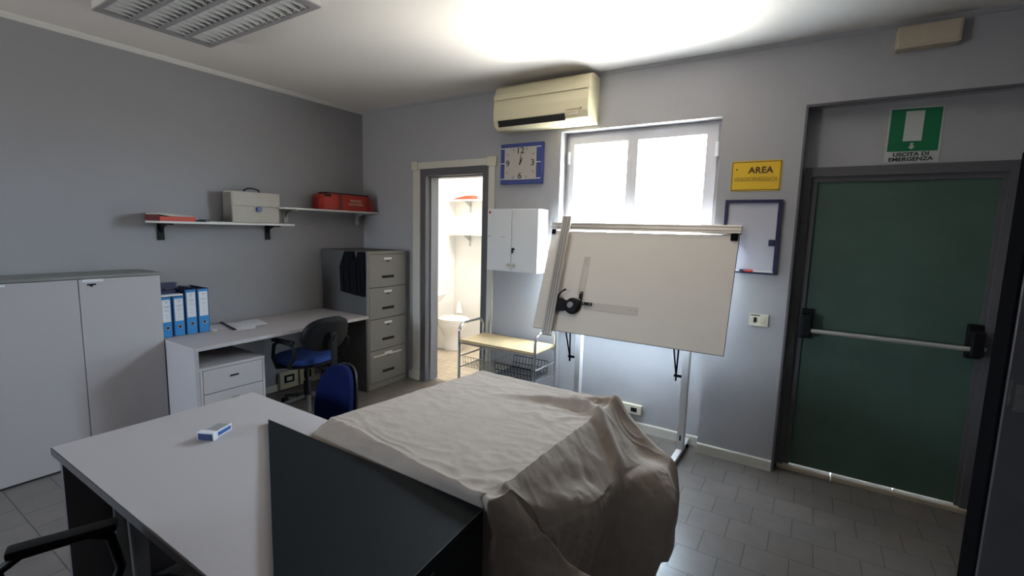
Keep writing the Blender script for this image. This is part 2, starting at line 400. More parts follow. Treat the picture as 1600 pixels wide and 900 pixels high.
b = BM(); box(b, NX0, NX1, 3.60, 3.70, SZ-.03, SZ, .004); struct('trim_windowsill', b, 'paint')

# exit door
df = BM()
fr(df, -.087, .907, 0, 2.045, DY-.035, DY+.06, .039, .042, .058, 0)
fr(df, -.048, .865, 0, 1.987, DY-.012, DY+.05, .036, .020, .032, 0)
do = struct('door_2', df, 'frameg')
b = BM(); box(b, -.014, .847, DY+.004, DY+.05, .034, 1.957, .002); leaf = obj('door_leaf', b, 'doorg', do)
b = BM(); box(b, DX0-.001, DX0+.012, W-.004, DY-.03, 0, DZ); box(b, DX0, DX1, W-.002, W+.012, DZ-.012, DZ+.004); obj('niche_lining', b, 'frameg', do)
pb = thing('panic_bar', 'pale metal push bar with black end housings across the green exit door', 'panic bar', (.4, DY, 1.0))
b = BM(); cyl(b, (.41, 3.60, .995), (1, 0, 0), .0145, .78, 20); obj('bar', b, 'bar', pb, True)
for x in (.005, .825):
    b = BM(); box(b, x-.028, x+.028, 3.575, DY+.003, .955, 1.10, .008); box(b, x-.034, x+.034, 3.66, DY+.003, .93, 1.13, .008); obj('end_housing', b, 'black', pb)
b = BM(); cyl(b, (.86, 3.64, 1.0), (0, 1, 0), .012, .05, 12); obj('lock_pin', b, 'bar', pb)

# ---------------------------------------------------------------- signs and wall things
es = thing('exit_sign', 'green and white emergency exit sign on the wall above the green door', 'sign', (.44, DY, 2.06))
b = BM(); prism(b, [(.314, 2.062), (.566, 2.054), (.566, 2.372), (.316, 2.378)], DY-.004, DY, 'xz'); obj('sign_plate', b, 'signw', es)
b = BM(); prism(b, [(.323, 2.125), (.556, 2.12), (.557, 2.364), (.325, 2.370)], DY-.006, DY-.004, 'xz'); obj('green_field', b, 'gsign', es)
b = BM(); prism(b, [(.392, 2.182), (.478, 2.180), (.480, 2.352), (.394, 2.354)], DY-.008, DY-.006, 'xz'); obj('door_pictogram', b, 'signw', es)
b = BM(); prism(b, [(.436, 2.132), (.453, 2.149), (.443, 2.149), (.443, 2.170), (.429, 2.170), (.429, 2.149), (.419, 2.149)], DY-.008, DY-.006, 'xz'); obj('arrow_pictogram', b, 'signw', es)
text('lettering', 'USCITA DI', 'ink', .030, on_back(.437, 2.104, DY-.006), es, bold=.0009, xs=1.2)
text('lettering', 'EMERGENZA', 'ink', .030, on_back(.437, 2.076, DY-.006), es, bold=.0009, xs=1.2)

ys = thing('warning_sign', 'yellow surveillance warning sign reading AREA VIDEOSORVEGLIATA above the small whiteboard', 'sign', (-.36, W, 1.9))
def rrect(x0, x1, z0, z1, r, n=5):
    p = []
    for cx, cz, a in ((x1-r, z1-r, 0), (x0+r, z1-r, PI/2), (x0+r, z0+r, PI), (x1-r, z0+r, 3*PI/2)):
        p += [(cx+r*math.cos(a+PI/2*i/n), cz+r*math.sin(a+PI/2*i/n)) for i in range(n+1)]
    return p
b = BM(); prism(b, rrect(-.513, -.215, 1.897, 2.094, .012), W-.004, W, 'xz'); obj('sign_plate', b, 'ysign', ys)
b = BM()
for a in ((-.509, -.219, 2.084, 2.088), (-.509, -.219, 1.902, 1.906), (-.509, -.505, 1.902, 2.088), (-.223, -.219, 1.902, 2.088)): box(b, a[0], a[1], W-.0052, W-.004, a[2], a[3])
obj('border', b, 'brownink', ys)
text('lettering', 'AREA', 'brownink', .056, on_back(-.337, 2.030, W-.0055), ys, bold=.0016, xs=1.02, space=1.05)
text('lettering', 'VIDEOSORVEGLIATA', 'fadedink', .034, on_back(-.365, 1.972, W-.0055), ys, bold=.0008, xs=.82)
b = BM(); prism(b, [(-.487, 2.035), (-.481, 2.045), (-.474, 2.043), (-.478, 2.034)], W-.0055, W-.004, 'xz'); obj('camera_pictogram', b, 'brownink', ys)

wb = thing('small_whiteboard', 'small magnetic whiteboard with navy frame on the wall between window and green door', 'whiteboard', (-.36, W, 1.35))
WX0, WX1, WZ0, WZ1 = -.533, -.190, 1.347, 1.838
b = BM(); box(b, WX0+.01, WX1-.01, W-.012, W, WZ0+.01, WZ1-.01); obj('panel', b, 'wb', wb)
b = BM(); fr(b, WX0, WX1, WZ0, WZ1, W-.026, W, .020, .024, .022, .012)
obj('frame', b, 'navy', wb)
b = BM(); box(b, WX0+.03, WX1-.02, W-.032, W-.01, WZ0+.012, WZ0+.022, .003); obj('pen_rail', b, 'white', wb)
mg = BM(); box(mg, WX1-.062, WX1-.026, W-.030, W-.012, 1.535, 1.578, .004); tag(obj('magnet', mg, 'navy'), 'square navy magnet on the right side of the small whiteboard', 'magnet')
mk = thing('marker_pen', 'red and navy marker pen lying on the rail of the small whiteboard', 'pen', (-.36, W-.04, WZ0+.014))
b = BM(); cyl(b, (-.355, W-.038, WZ0+.019), (1, 0, 0), .008, .055, 14); obj('barrel', b, 'redbox', mk, True)
b = BM(); cyl(b, (-.396, W-.038, WZ0+.019), (1, 0, 0), .0085, .026, 14); obj('cap', b, 'navy', mk, True)

sw = thing('light_switch', 'cream wall switch plate below the small whiteboard', 'switch', (-.27, W, .99))
b = BM(); box(b, -.328, -.209, W-.010, W, .993, 1.077, .004); obj('plate', b, 'cream', sw)
b = BM(); box(b, -.298, -.282, W-.014, W-.009, 1.020, 1.052, .002); box(b, -.319, -.262, W-.0115, W-.009, 1.064, 1.070); obj('rocker', b, 'black', sw)
b = BM(); box(b, -.262, -.232, W-.013, W-.009, 1.012, 1.054, .003); obj('rocker', b, 'socket', sw)

el = thing('emergency_light', 'beige boxy emergency light high on the wall above the exit sign', 'lamp', (.42, W, 2.64))
b = BM(); box(b, .288, .563, W-.085, W, 2.652, 2.770, .010); obj('housing', b, 'beige', el)
b = BM(); box(b, .300, .551, W-.09, W-.084, 2.664, 2.758, .006); obj('diffuser', b, 'beige', el)

# clock
ck = thing('wall_clock', 'square blue-framed wall clock with beige face under the air conditioner', 'clock', (-2.18, W, 1.99))
CX0, CX1, CZ0, CZ1 = -2.386, -1.968, 1.990, 2.334
b = BM(); box(b, CX0, CX1, W-.034, W, CZ0, CZ1, .005); obj('frame', b, 'blueclock', ck)
FX0, FX1, FZ0, FZ1 = -2.342, -2.024, 2.028, 2.300
b = BM(); box(b, FX0, FX1, W-.0385, W-.033, FZ0, FZ1); obj('dial', b, 'clockface', ck)
b = BM()
for z in (FZ0+.004, (FZ0+FZ1)/2+.002, FZ1-.008):
    box(b, CX0+.002, FX0, W-.037, W-.033, z, z+.006); box(b, FX1, CX1-.014, W-.037, W-.033, z, z+.006)
obj('side_stripe', b, 'white', ck)
cxc, czc = (FX0+FX1)/2, (FZ0+FZ1)/2
yk = W-.0395
for s, dx, dz in (('12', 0, .105), ('3', .125, 0), ('6', 0, -.105), ('9', -.125, 0)):
    text('numeral', s, 'ink', .072, on_back(cxc+dx, czc+dz, yk), ck, bold=.0006, xs=1.15)
b = BM()
for h in range(12):
    if h % 3 == 0: continue
    a = h*PI/6; dx, dz = math.sin(a), math.cos(a)
    k = .115/max(abs(dx)*.9, abs(dz))
    box(b, -.0018, .0018, yk-.001, yk+.001, -.011, .011, mtx=Matrix.Translation((cxc+dx*k, 0, czc+dz*k)) @ Matrix.Rotation(a, 4, 'Y'))
obj('hour_mark', b, 'ink', ck)
for nm, L, wd, a in (('hour_hand', .055, .006, math.radians(29)), ('minute_hand', .085, .004, math.radians(8))):
    b = BM(); prism(b, [(-wd, -.012), (wd, -.012), (wd*.9, L*.4), (0, L), (-wd*.9, L*.4)], -.001, .001, 'xz', mtx=Matrix.Translation((cxc, yk-.002, czc)) @ Matrix.Rotation(a, 4, 'Y')); obj(nm, b, 'ink', ck)

# air conditioner
ac = thing('air_conditioner', 'yellowed wall mounted air conditioner above the clock', 'air conditioner', (-1.93, W, 2.42))
AX0, AX1 = -2.352, -1.498
prof = [(W, 2.425), (W, 2.775), (W-.10, 2.785), (W-.155, 2.775), (W-.178, 2.755), (W-.200, 2.68), (W-.212, 2.58), (W-.210, 2.50), (W-.195, 2.452), (W-.15, 2.425)]
b = BM(); prism(b, prof, AX0, AX1, 'yz', bev=.006); obj('body', b, 'yellowed', ac)
b = BM(); prism(b, [(W-.2135, 2.655), (W-.207, 2.70), (W-.2035, 2.70), (W-.210, 2.655)], AX0+.004, AX1-.004, 'yz'); obj('panel_seam', b, 'yellowed', ac)
b = BM(); prism(b, [(W-.213, 2.490), (W-.2165, 2.488), (W-.200, 2.440), (W-.19, 2.444)], AX0+.05, AX1-.19, 'yz'); obj('outlet_slot', b, 'gap', ac)
b = BM(); prism(b, [(W-.206, 2.468), (W-.209, 2.467), (W-.205, 2.455), (W-.200, 2.456)], AX0+.055, AX1-.195, 'yz'); obj('air_vane', b, 'lamedge', ac)
b = BM(); box(b, AX1-.185, AX1-.05, W-.216, W-.205, 2.512, 2.517); box(b, AX1-.15, AX1-.08, W-.2165, W-.204, 2.478, 2.498, .002); obj('display', b, 'beige', ac)
b = BM(); box(b, AX1-.06, AX1-.052, W-.218, W-.205, 2.512, 2.520); obj('indicator', b, 'maroon', ac)

# medicine cabinet
mc = thing('wall_cabinet', 'small white two-door metal cabinet on the wall under the clock', 'cabinet', (-2.16, W, 1.24))
KX0, KX1, KY = -2.412, -1.905, W-.175
b = BM(); box(b, KX0, KX1, KY+.012, W, 1.240, 1.772, .004); obj('body', b, 'white', mc)
for x0, x1, kx in ((KX0+.001, -2.163, -2.185), (-2.159, KX1-.001, -2.135)):
    b = BM(); box(b, x0, x1, KY-.004, KY+.012, 1.243, 1.769, .004); dd = obj('door', b, 'white', mc)
    k = BM(); cyl(k, (kx, KY-.010, 1.298), (0, 1, 0), .011, .014, 16); cyl(k, (kx, KY-.02, 1.298), (0, 1, 0), .015, .008, 16); obj('knob', k, 'cream', dd, True)
k = BM(); cyl(k, (-2.135, KY-.012, 1.434), (0, 1, 0), .009, .018, 14); box(k, -2.138, -2.132, KY-.035, KY-.015, 1.40, 1.445, .002); obj('key', k, 'black', dd)
b = BM(); cyl(b, (-2.388, KY-.005, 1.742), (0, 1, 0), .012, .002, 20); obj('round_sticker', b, 'redbox', mc)
b = BM(); box(b, -2.405, -2.37, KY-.0048, KY-.0038, 1.536, 1.541); box(b, -2.27, -2.225, KY-.0048, KY-.0038, 1.532, 1.536); obj('label_mark', b, 'greyink', mc)

# ceiling lamp
cl = thing('ceiling_lamp', 'large louvred fluorescent ceiling lamp, switched off', 'ceiling lamp', (-2.9, 1.38, H))
LX0, LX1, LY0, LY1, LZ = -3.455, -2.30, 1.065, 1.672, 2.735
b = BM()
box(b, LX0, LX0+.012, LY0, LY1, LZ, H); box(b, LX1-.012, LX1, LY0, LY1, LZ, H)
box(b, LX0+.012, LX1-.012, LY0, LY0+.012, LZ, H); box(b, LX0+.012, LX1-.012, LY1-.012, LY1, LZ, H); box(b, LX0+.012, LX1-.012, LY0+.012, LY1-.012, H-.012, H)
obj('housing', b, 'shelfw', cl)
b = BM()
box(b, LX0-.001, LX0+.05, LY0-.001, LY1+.001, LZ-.003, LZ+.006); box(b, LX1-.05, LX1+.001, LY0-.001, LY1+.001, LZ-.003, LZ+.006); box(b, LX0+.05, LX1-.05, LY0-.001, LY0+.025, LZ-.003, LZ+.006); box(b, LX0+.05, LX1-.05, LY1-.025, LY1+.001, LZ-.003, LZ+.006)
obj('rim', b, 'lampm', cl)
b = BM(); cw = (LY1-LY0-.05)/4
for k in range(1, 4):
    y = LY0+.025+cw*k; prism(b, [(y-.014, LZ-.002), (y+.014, LZ-.002), (y+.004, LZ+.05), (y-.004, LZ+.05)], LX0+.05, LX1-.05, 'yz')
obj('divider', b, 'lampm', cl)
n = 17
for k in range(4):
    ya = LY0+.025+cw*k+(.014 if k else 0); yb = LY0+.025+cw*(k+1)-(.014 if k < 3 else 0)
    b = BM()
    for i in range(n):
        x = LX0+.05+(i+.5)*(LX1-LX0-.10)/n
        prism(b, [(x-.006, LZ), (x+.006, LZ), (x+.0015, LZ+.045), (x-.0015, LZ+.045)], ya, yb, 'xz')
    lv = obj('louvre', b, 'louvre', cl)
    tb = BM(); cyl(tb, ((LX0+LX1)/2, (ya+yb)/2, LZ+.062), (1, 0, 0), .009, LX1-LX0-.06, 12); obj('tube', tb, 'greyink', lv, True)

# ---------------------------------------------------------------- left wall: storage cabinet
sc = thing('storage_cabinet', 'large grey two-door storage cabinet against the left wall', 'cabinet', (-4.05, 1.02, 0))
SX, SY0, SY1, SH = -3.88, .572, 1.462, 1.235
b = BM(); box(b, XL+.02, SX-.019, SY0, SY1, 0.0, SH-.02); obj('carcass', b, 'lam', sc)
b = BM(); box(b, XL+.016, SX+.004, SY0-.002, SY1+.003, SH-.018, SH, .002); obj('top', b, 'filing', sc)
for y0, y1 in ((SY0+.002, 1.0165), (1.0205, SY1-.001)):
    b = BM(); box(b, SX-.017, SX, y0, y1, .012, SH-.022, .0015); dd = obj('door', b, 'lamd', sc)
    b = BM(); box(b, SX, SX+.0012, y0+.018, y0+.125, SH-.040, SH-.024); obj('name_tag', b, 'whitepl', dd)
    b = BM(); box(b, SX, SX+.003, y0+.04, y0+.085, SH-.062, SH-.052, .002); cyl(b, (SX+.001, y0+.062, SH-.064), (1, 0, 0), .007, .006, 12); obj('lock', b, 'black', dd)
b = BM(); box(b, SX-.004, SX, SY0, SY1, 0, .012); obj('plinth_gap', b, 'gap', sc)

# wall desk
wd = thing('wall_desk', 'long grey laminate desk along the left wall between storage and filing cabinets', 'desk', (-3.85, 2.2, 0))
dz = .745
def dxf(y): return -3.452+(-3.505+3.452)*(y-1.47)/(2.99-1.47)
b = BM(); prism(b, [(XL+.016, 1.468), (dxf(1.468), 1.468), (dxf(2.995), 2.995), (XL+.016, 2.995)], dz-.026, dz, 'xy'); obj('desktop', b, 'lam', wd)
b = BM(); box(b, XL+.05, -3.456, 1.470, 1.496, 0, dz-.026); obj('end_panel', b, 'lam', wd)
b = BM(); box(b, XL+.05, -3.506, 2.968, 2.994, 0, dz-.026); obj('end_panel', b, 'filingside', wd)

# drawer pedestal under it
pd = thing('drawer_pedestal', 'pale grey drawer pedestal standing under the wall desk', 'drawer unit', (-3.75, 1.75, 0))
PX, PY0, PY1, PH = -3.52, 1.527, 1.985, .578
b = BM(); box(b, -4.05, PX-.018, PY0+.0145, PY1-.0185, .03, PH-.0205); obj('carcass', b, 'lam', pd)
b = BM(); box(b, -4.06, PX, PY0-.004, PY1+.002, PH-.02, PH); box(b, -4.049, PX-.0004, PY1-.018, PY1, .031, PH-.02); box(b, -4.049, PX-.0004, PY0, PY0+.014, .031, PH-.02); obj('top', b, 'lamd', pd)
for z0, z1 in ((.385, PH-.024), (.215, .380), (.045, .210)):
    b = BM(); box(b, PX-.017, PX+.001, PY0+.017, PY1-.021, z0, z1, .0015); dr = obj('drawer', b, 'lamd', pd)
    b = BM(); zc = z0+(z1-z0)*.58; box(b, PX, PX+.012, (PY0+PY1)/2-.028, (PY0+PY1)/2+.028, zc-.005, zc+.006, .003); obj('handle', b, 'black', dr)
b = BM()
for y in (PY0+.04, PY1-.04):
    for x in (-3.99, PX-.06): cyl(b, (x, y, .017), (0, 1, 0), .017, .02, 14)
obj('caster', b, 'black', pd, True)

# filing cabinet
fc = thing('filing_cabinet', 'tall grey four-drawer steel filing cabinet in the room corner', 'filing cabinet', (-3.85, 3.26, 0))
FX, FY0, FY1, FH = -3.522, 3.003, 3.505, 1.357
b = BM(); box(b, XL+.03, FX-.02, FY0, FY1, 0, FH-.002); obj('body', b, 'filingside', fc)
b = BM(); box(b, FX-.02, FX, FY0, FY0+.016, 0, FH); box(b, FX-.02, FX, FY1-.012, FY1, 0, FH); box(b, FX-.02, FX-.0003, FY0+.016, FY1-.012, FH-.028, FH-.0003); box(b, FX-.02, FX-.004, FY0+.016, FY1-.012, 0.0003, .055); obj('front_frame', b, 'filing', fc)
zs = [.058, .385, .695, 1.006, 1.328]
for i in range(4):
    z0, z1 = zs[i]+.003, zs[i+1]-.003
    b = BM(); box(b, FX-.018, FX+.002, FY0+.020, FY1-.015, z0, z1, .003); dr = obj('drawer', b, 'filing', fc)
    ym = (FY0+FY1)/2
    b = BM(); box(b, FX+.002, FX+.006, ym-.05, ym+.05, z1-.052, z1-.030, .001); obj('label_holder', b, 'whitepl', dr)
    b = BM(); box(b, FX+.002, FX+.006, ym-.018, ym+.018, z1-.072, z1-.062, .001); obj('catch', b, 'gap', dr)
    b = BM(); box(b, FX+.002, FX+.010, ym-.075, ym+.075, z0+.085, z0+.111, .004); obj('handle', b, 'black', dr)
    if i == 0:
        b = BM(); box(b, FX+.002, FX+.012, ym-.20, ym+.175, z1-.062, z1-.048, .002); obj('locking_strip', b, 'shelfw', dr)

# black apron hanging on the cabinet side
ca = BM()
pl = [(-3.82, 1.13), (-3.835, 1.19), (-3.80, 1.335), (-3.775, 1.345), (-3.70, 1.35), (-3.685, 1.285), (-3.665, 1.275), (-3.645, 1.30), (-3.625, 1.350), (-3.55, 1.352), (-3.542, 1.15), (-3.55, .925), (-3.65, .935), (-3.885, .950), (-3.895, 1.05)]
pl = [(-3.885, .952), (-3.895, 1.2), (-3.83, 1.33), (-3.815, 1.348), (-3.70, 1.351), (-3.688, 1.28), (-3.668, 1.27), (-3.648, 1.29), (-3.628, 1.351), (-3.545, 1.351), (-3.540, 1.15), (-3.548, .925), (-3.66, .932)]
prism(ca, pl, FY0-.030, FY0-.001, 'xz', bev=.008)
for x in (-3.83, -3.74, -3.64, -3.59): tube(ca, [(x, FY0-.03, 1.30), (x-.01, FY0-.036, 1.15), (x+.005, FY0-.034, .95)], [.006, .012, .010], 8)
tag(obj('hanging_apron', ca, 'blackcloth'), 'black cloth bag hanging on the side of the filing cabinet', 'cloth bag')

# ---------------------------------------------------------------- binders on the desk
def binder(y0, y1, h, lab, depth=.285, x_front=-3.935):
    t = thing('ring_binder', lab, 'binder', ((x_front-.14), (y0+y1)/2, dz), 'blue ring binders on the wall desk')
    b = BM(); box(b, x_front-depth, x_front-.004, y0, y0+.0035, dz, dz+h); box(b, x_front-depth, x_front-.004, y1-.0035, y1, dz, dz+h); obj('cover', b, 'binderd', t)
    b = BM(); box(b, x_front-.008, x_front-.001, y0, y1, dz, dz+h, .001); obj('spine_edge', b, 'binderd', t)
    b = BM(); box(b, x_front-.004, x_front+.001, y0+.007, y1-.005, dz+.003, dz+h-.006); sp = obj('spine', b, 'binder', t)
    b = BM(); box(b, x_front+.001, x_front+.0022, y0+.012, y1-.009, dz+h*.38, dz+h*.93); obj('spine_label', b, 'whitepl', sp)
    b = BM(); ym = (y0+y1)/2+.003
    for f, wdt, th in ((.88, .022, .004), (.845, .01, .004), (.76, .042, .0035), (.735, .03, .002), (.68, .03, .002), (.65, .034, .002), (.55, .014, .002), (.48, .014, .002)):
        box(b, x_front+.0022, x_front+.0028, ym-wdt/2, ym+wdt/2, dz+h*f, dz+h*f+th)
    obj('text_line', b, 'greyink', sp)
    b = BM(); lathe(b, [(.0145, 0), (.0145, .003), (.009, .003), (.009, 0)], seg=20, mtx=Matrix.Translation((x_front+.001, ym, dz+h*.235)) @ Matrix.Rotation(PI/2, 4, 'Y')); obj('finger_ring', b, 'chrome', sp)
    b = BM(); cyl(b, (x_front+.002, ym, dz+h*.235), (1, 0, 0), .0105, .003, 18); obj('finger_hole', b, 'gap', sp)
    b = BM(); box(b, x_front-depth+.02, x_front-.02, y0+.006, y1-.006, dz+.004, dz+h*.93); obj('paper_block', b, 'lamedge', t)
binder(1.470, 1.543, .300, 'blue ring binder standing partly hidden behind the storage cabinet')
binder(1.549, 1.626, .300, 'shorter blue ring binder with the hole punch on top')
binder(1.632, 1.711, .342, 'tall blue ring binder, third from the storage cabinet')
binder(1.716, 1.797, .342, 'rightmost tall blue ring binder nearest the papers')
b = BM(); box(b, -4.20, -3.94, 1.472, 1.624, 1.046, 1.058, .001); tag(obj('paper_folder', b, 'whitepl'), 'thin pale folder lying across the two shorter binders', 'folder')
b = BM(); box(b, -4.18, -4.0, 1.474, 1.62, 1.0585, 1.066); tag(obj('paper_folder', b, 'binderd'), 'thin dark folder lying under the hole punch', 'folder')
hp = thing('hole_punch', 'dark navy hole punch lying on top of the binders', 'hole punch', (-4.05, 1.55, 1.066))
b = BM(); box(b, -4.10, -4.0, 1.475, 1.60, 1.0665, 1.082, .004); obj('base', b, 'navy', hp)
b = BM(); prism(b, [(1.478, 1.085), (1.60, 1.088), (1.605, 1.10), (1.622, 1.135), (1.51, 1.135), (1.478, 1.11)], -4.09, -4.01, 'yz', bev=.004); obj('lever', b, 'navy', hp)
b = BM(); cyl(b, (-4.005, 1.52, 1.115), (1, 0, 0), .007, .012, 12); cyl(b, (-4.005, 1.50, 1.09), (1, 0, 0), .006, .012, 12); box(b, -4.008, -4.0, 1.535, 1.565, 1.089, 1.096); obj('rivet', b, 'chrome', hp)
b = BM(); lathe(b, [(.014, 0), (.016, .006), (.010, .014), (.004, .018)], (-3.90, 1.815, dz), 16); tag(obj('cap', b, 'cream', smooth=True), 'small cream cap lying beside the rightmost binder', 'cap')
def sheet(pts, z, th, m, name, lab, cat):
    b = BM(); prism(b, pts, z, z+th, 'xy'); return tag(obj(name, b, m), lab, cat)
sheet([(-3.95, 1.80), (-4.16, 1.87), (-4.13, 2.08), (-3.93, 1.97)], dz, .0012, 'whitepl', 'paper_sheet', 'loose white sheet lying beside the binders on the wall desk', 'paper')
sheet([(-3.80, 1.90), (-4.10, 2.05), (-4.06, 2.24), (-3.77, 2.06)], dz+.0014, .003, 'whitepl', 'document_folder', 'white document with black spine bar on the wall desk', 'document')
sb = BM(); prism(sb, [(-3.80, 1.905), (-4.19, 1.99), (-4.195, 2.01), (-3.80, 1.93)], dz+.0046, dz+.010, 'xy', bev=.001); tag(obj('binding_bar', sb, 'black'), 'black binding bar lying on the white document', 'binding bar')
sheet([(-3.86, 2.06), (-4.12, 2.13), (-4.10, 2.27), (-3.84, 2.21)], dz+.0048, .002, 'whitepl', 'paper_sheet', 'white leaflet lying on the far end of the document', 'paper')

# ---------------------------------------------------------------- shelves on the left wall
s1 = thing('wall_shelf', 'lower white wall shelf on two black brackets', 'shelf', (XL, 2.05, 1.58))
b = BM(); box(b, XL, -3.972, 1.520, 2.566, 1.578, 1.594, .001); obj('board', b, 'shelfw', s1)
for y in (1.615, 2.455):
    b = BM(); box(b, XL, XL+.012, y-.022, y+.022, 1.447, 1.577, .002); box(b, XL, XL+.19, y-.016, y+.016, 1.566, 1.577, .002)
    prism(b, [(XL+.01, 1.50), (XL+.01, 1.568), (XL+.12, 1.568), (XL+.05, 1.545)], y-.004, y+.004, 'xz'); obj('bracket', b, 'black', s1)
s2 = thing('wall_shelf', 'upper white wall shelf on white brackets near the corner', 'shelf', (XL, 3.0, 1.72))
b = BM(); box(b, XL, -3.965, 2.470, 3.540, 1.728, 1.742, .001); obj('board', b, 'shelfw', s2)
for y in (2.635, 3.46):
    b = BM(); box(b, XL, XL+.012, y-.020, y+.020, 1.605, 1.727, .002); box(b, XL, XL+.20, y-.014, y+.014, 1.717, 1.727, .002)
    prism(b, [(XL+.01, 1.65), (XL+.01, 1.718), (XL+.12, 1.718), (XL+.05, 1.695)], y-.004, y+.004, 'xz'); obj('bracket', b, 'signw', s2)
# things on the lower shelf
rb = thing('box_file', 'flat red box file at the left end of the lower shelf', 'box file', (-4.1, 1.65, 1.594))
b = BM(); box(b, -4.215, -3.985, 1.525, 1.758, 1.5945, 1.628, .002); obj('box', b, 'redbox', rb)
b = BM(); box(b, -4.216, -3.99, 1.520, 1.5235, 1.5945, 1.638, .001); obj('spine', b, 'maroon', rb)
b = BM(); prism(b, [(1.524, 1.640), (1.524, 1.652), (1.75, 1.636), (1.75, 1.629), (1.60, 1.629)], -4.215, -3.992, 'yz'); tag(obj('paper_stack', b, 'canvas'), 'cream papers stacked on the red box file', 'papers')
b = BM(); box(b, -4.03, -3.99, 1.77, 1.835, 1.5945, 1.606, .003); box(b, -4.035, -4.0, 1.80, 1.87, 1.6062, 1.612, .002); tag(obj('stapler', b, 'black'), 'small black stapler on the lower shelf beside the red box', 'stapler')
sheet([(-4.19, 1.84), (-3.99, 1.86), (-3.99, 2.04), (-4.19, 2.03)], 1.5945, .004, 'whitepl', 'paper_sheet', 'white papers lying on the lower shelf beside the briefcase', 'paper')
br = thing('briefcase', 'cream canvas briefcase with black handle and round blue badge on the lower shelf', 'briefcase', (-4.1, 2.27, 1.594))
b = BM(); box(b, -4.20, -4.055, 2.068, 2.475, 1.5945, 1.850, .008); obj('body', b, 'canvas', br)
b = BM(); box(b, -4.18, -4.046, 2.066, 2.477, 1.735, 1.856, .007); obj('flap', b, 'canvas', br)
b = BM(); box(b, -4.19, -4.07, 2.062, 2.0675, 1.60, 1.845, .002); obj('side_gusset', b, 'canvasd', br)
b = BM(); cyl(b, (-4.0435, 2.285, 1.712), (1, 0, 0), .021, .020, 24); obj('badge', b, 'blueclock', br)
b = BM(); tube(b, [(-4.12, 2.20, 1.855), (-4.12, 2.205, 1.872), (-4.12, 2.235, 1.888), (-4.12, 2.285, 1.890), (-4.12, 2.325, 1.880), (-4.12, 2.34, 1.855)], .006, 10); obj('handle', b, 'black', br, True)
# red first aid bag on the upper shelf
fb = thing('first_aid_bag', 'red first aid bag on the upper shelf', 'bag', (-4.1, 3.2, 1.742))
b = BM()
prism(b, [(2.895, 1.743), (3.515, 1.743), (3.505, 1.80), (3.47, 1.885), (3.43, 1.90), (2.98, 1.905), (2.92, 1.895), (2.895, 1.86)], -4.19, -4.0, 'yz', bev=.018); obj('body', b, 'red', fb, True)
b = BM(); box(b, -4.16, -4.03, 2.945, 3.46, 1.896, 1.914, .006); box(b, -4.0, -3.994, 2.905, 2.975, 1.868, 1.892, .003); obj('zip_panel', b, 'black', fb)
b = BM()
for y in (3.09, 3.43): box(b, -4.02, -3.992, y-.014, y+.014, 1.744, 1.90, .003)
obj('strap', b, 'maroon', fb)
text('lettering', 'PRONTO', 'canvas', .034, on_left(3.27, 1.842, -3.997), fb, bold=.0006)
text('lettering', 'SOCCORSO', 'canvas', .034, on_left(3.27, 1.808, -3.997), fb, bold=.0006)

# outlets under the desk
for y0, y1, lab in ((2.500, 2.688, 'larger cream outlet box low on the wall under the desk'), (2.708, 2.872, 'second cream outlet box nearer the filing cabinet, low under the desk')):
    t = thing('outlet_box', lab, 'outlet', (XL, (y0+y1)/2, 0), None)
    b = BM(); box(b, XL, XL+.05, y0, y1, .012, .176, .006); obj('housing', b, 'socket', t)
    b = BM(); box(b, XL+.05, XL+.056, y0+.04, y1-.045, .07, .145, .003); obj('socket_frame', b, 'black', t)
    b = BM(); box(b, XL+.055, XL+.058, y0+.062, y1-.067, .088, .127, .002); obj('socket_insert', b, 'trimc', t)
t = thing('outlet_box', 'cream outlet box low in the niche behind the drawing board', 'outlet', (-1.15, NY, .14))
b = BM(); box(b, -1.27, -1.045, NY-.035, NY, .145, .222, .005); obj('housing', b, 'cream', t)
b = BM(); box(b, -1.13, -1.08, NY-.037, NY-.034, .165, .20, .002); obj('socket_insert', b, 'black', t)

# ---------------------------------------------------------------- metal bench
bn = thing('metal_bench', 'small pine-topped bench with chrome tube frame under the white wall cabinet', 'bench', (-2.12, 3.3, 0))
BX_0, BX_1, BY_0, BY_1, BZT = -2.505, -1.755, 3.125, 3.47, .650
for x in (BX_0, BX_1):
    r = .07; top = .788
    pts = [(x, BY_0, 0)]+[(x, BY_0+r-r*math.cos(a), top-r+r*math.sin(a)) for a in [PI/2*i/7 for i in range(8)]]+[(x, BY_1-r+r*math.sin(a), top-r+r*math.cos(a)) for a in [PI/2*i/7 for i in range(8)]]+[(x, BY_1, 0)]
    b = BM(); tube(b, pts, .0115, 14); obj('end_frame', b, 'chrome', bn, True)
b = BM()
for y in (BY_0+.01, BY_1-.01): cyl(b, ((BX_0+BX_1)/2, y, BZT-.035), (1, 0, 0), .008, BX_1-BX_0, 12)
for z in (.50, .40, .12):
    for x in (BX_0, BX_1): cyl(b, (x, (BY_0+BY_1)/2, z), (0, 1, 0), .006, BY_1-BY_0, 10)
obj('cross_rail', b, 'chrome', bn, True)
b = BM(); box(b, BX_0+.012, BX_1-.012, BY_0-.005, BY_1+.0, BZT-.022, BZT, .003); obj('seat_board', b, 'pine', bn)
b = BM()
for x in [BX_0+.02+i*(.30/10) for i in range(11)]:
    tube(b, [(x, BY_0+.02, .50), (x, BY_0+.04, .40), (x, BY_1-.04, .40), (x, BY_1-.02, .50)], .0022, 6)
for y, z in ((BY_0+.02, .50), (BY_0+.035, .44), (BY_1-.02, .50), (BY_1-.035, .44)): tube(b, [(BX_0+.02, y, z), (BX_0+.32, y, z)], .0028, 6)
for y in [BY_0+.05+i*.03 for i in range(9)]: tube(b, [(BX_0+.02, y, .40), (BX_0+.32, y, .40)], .0022, 6)
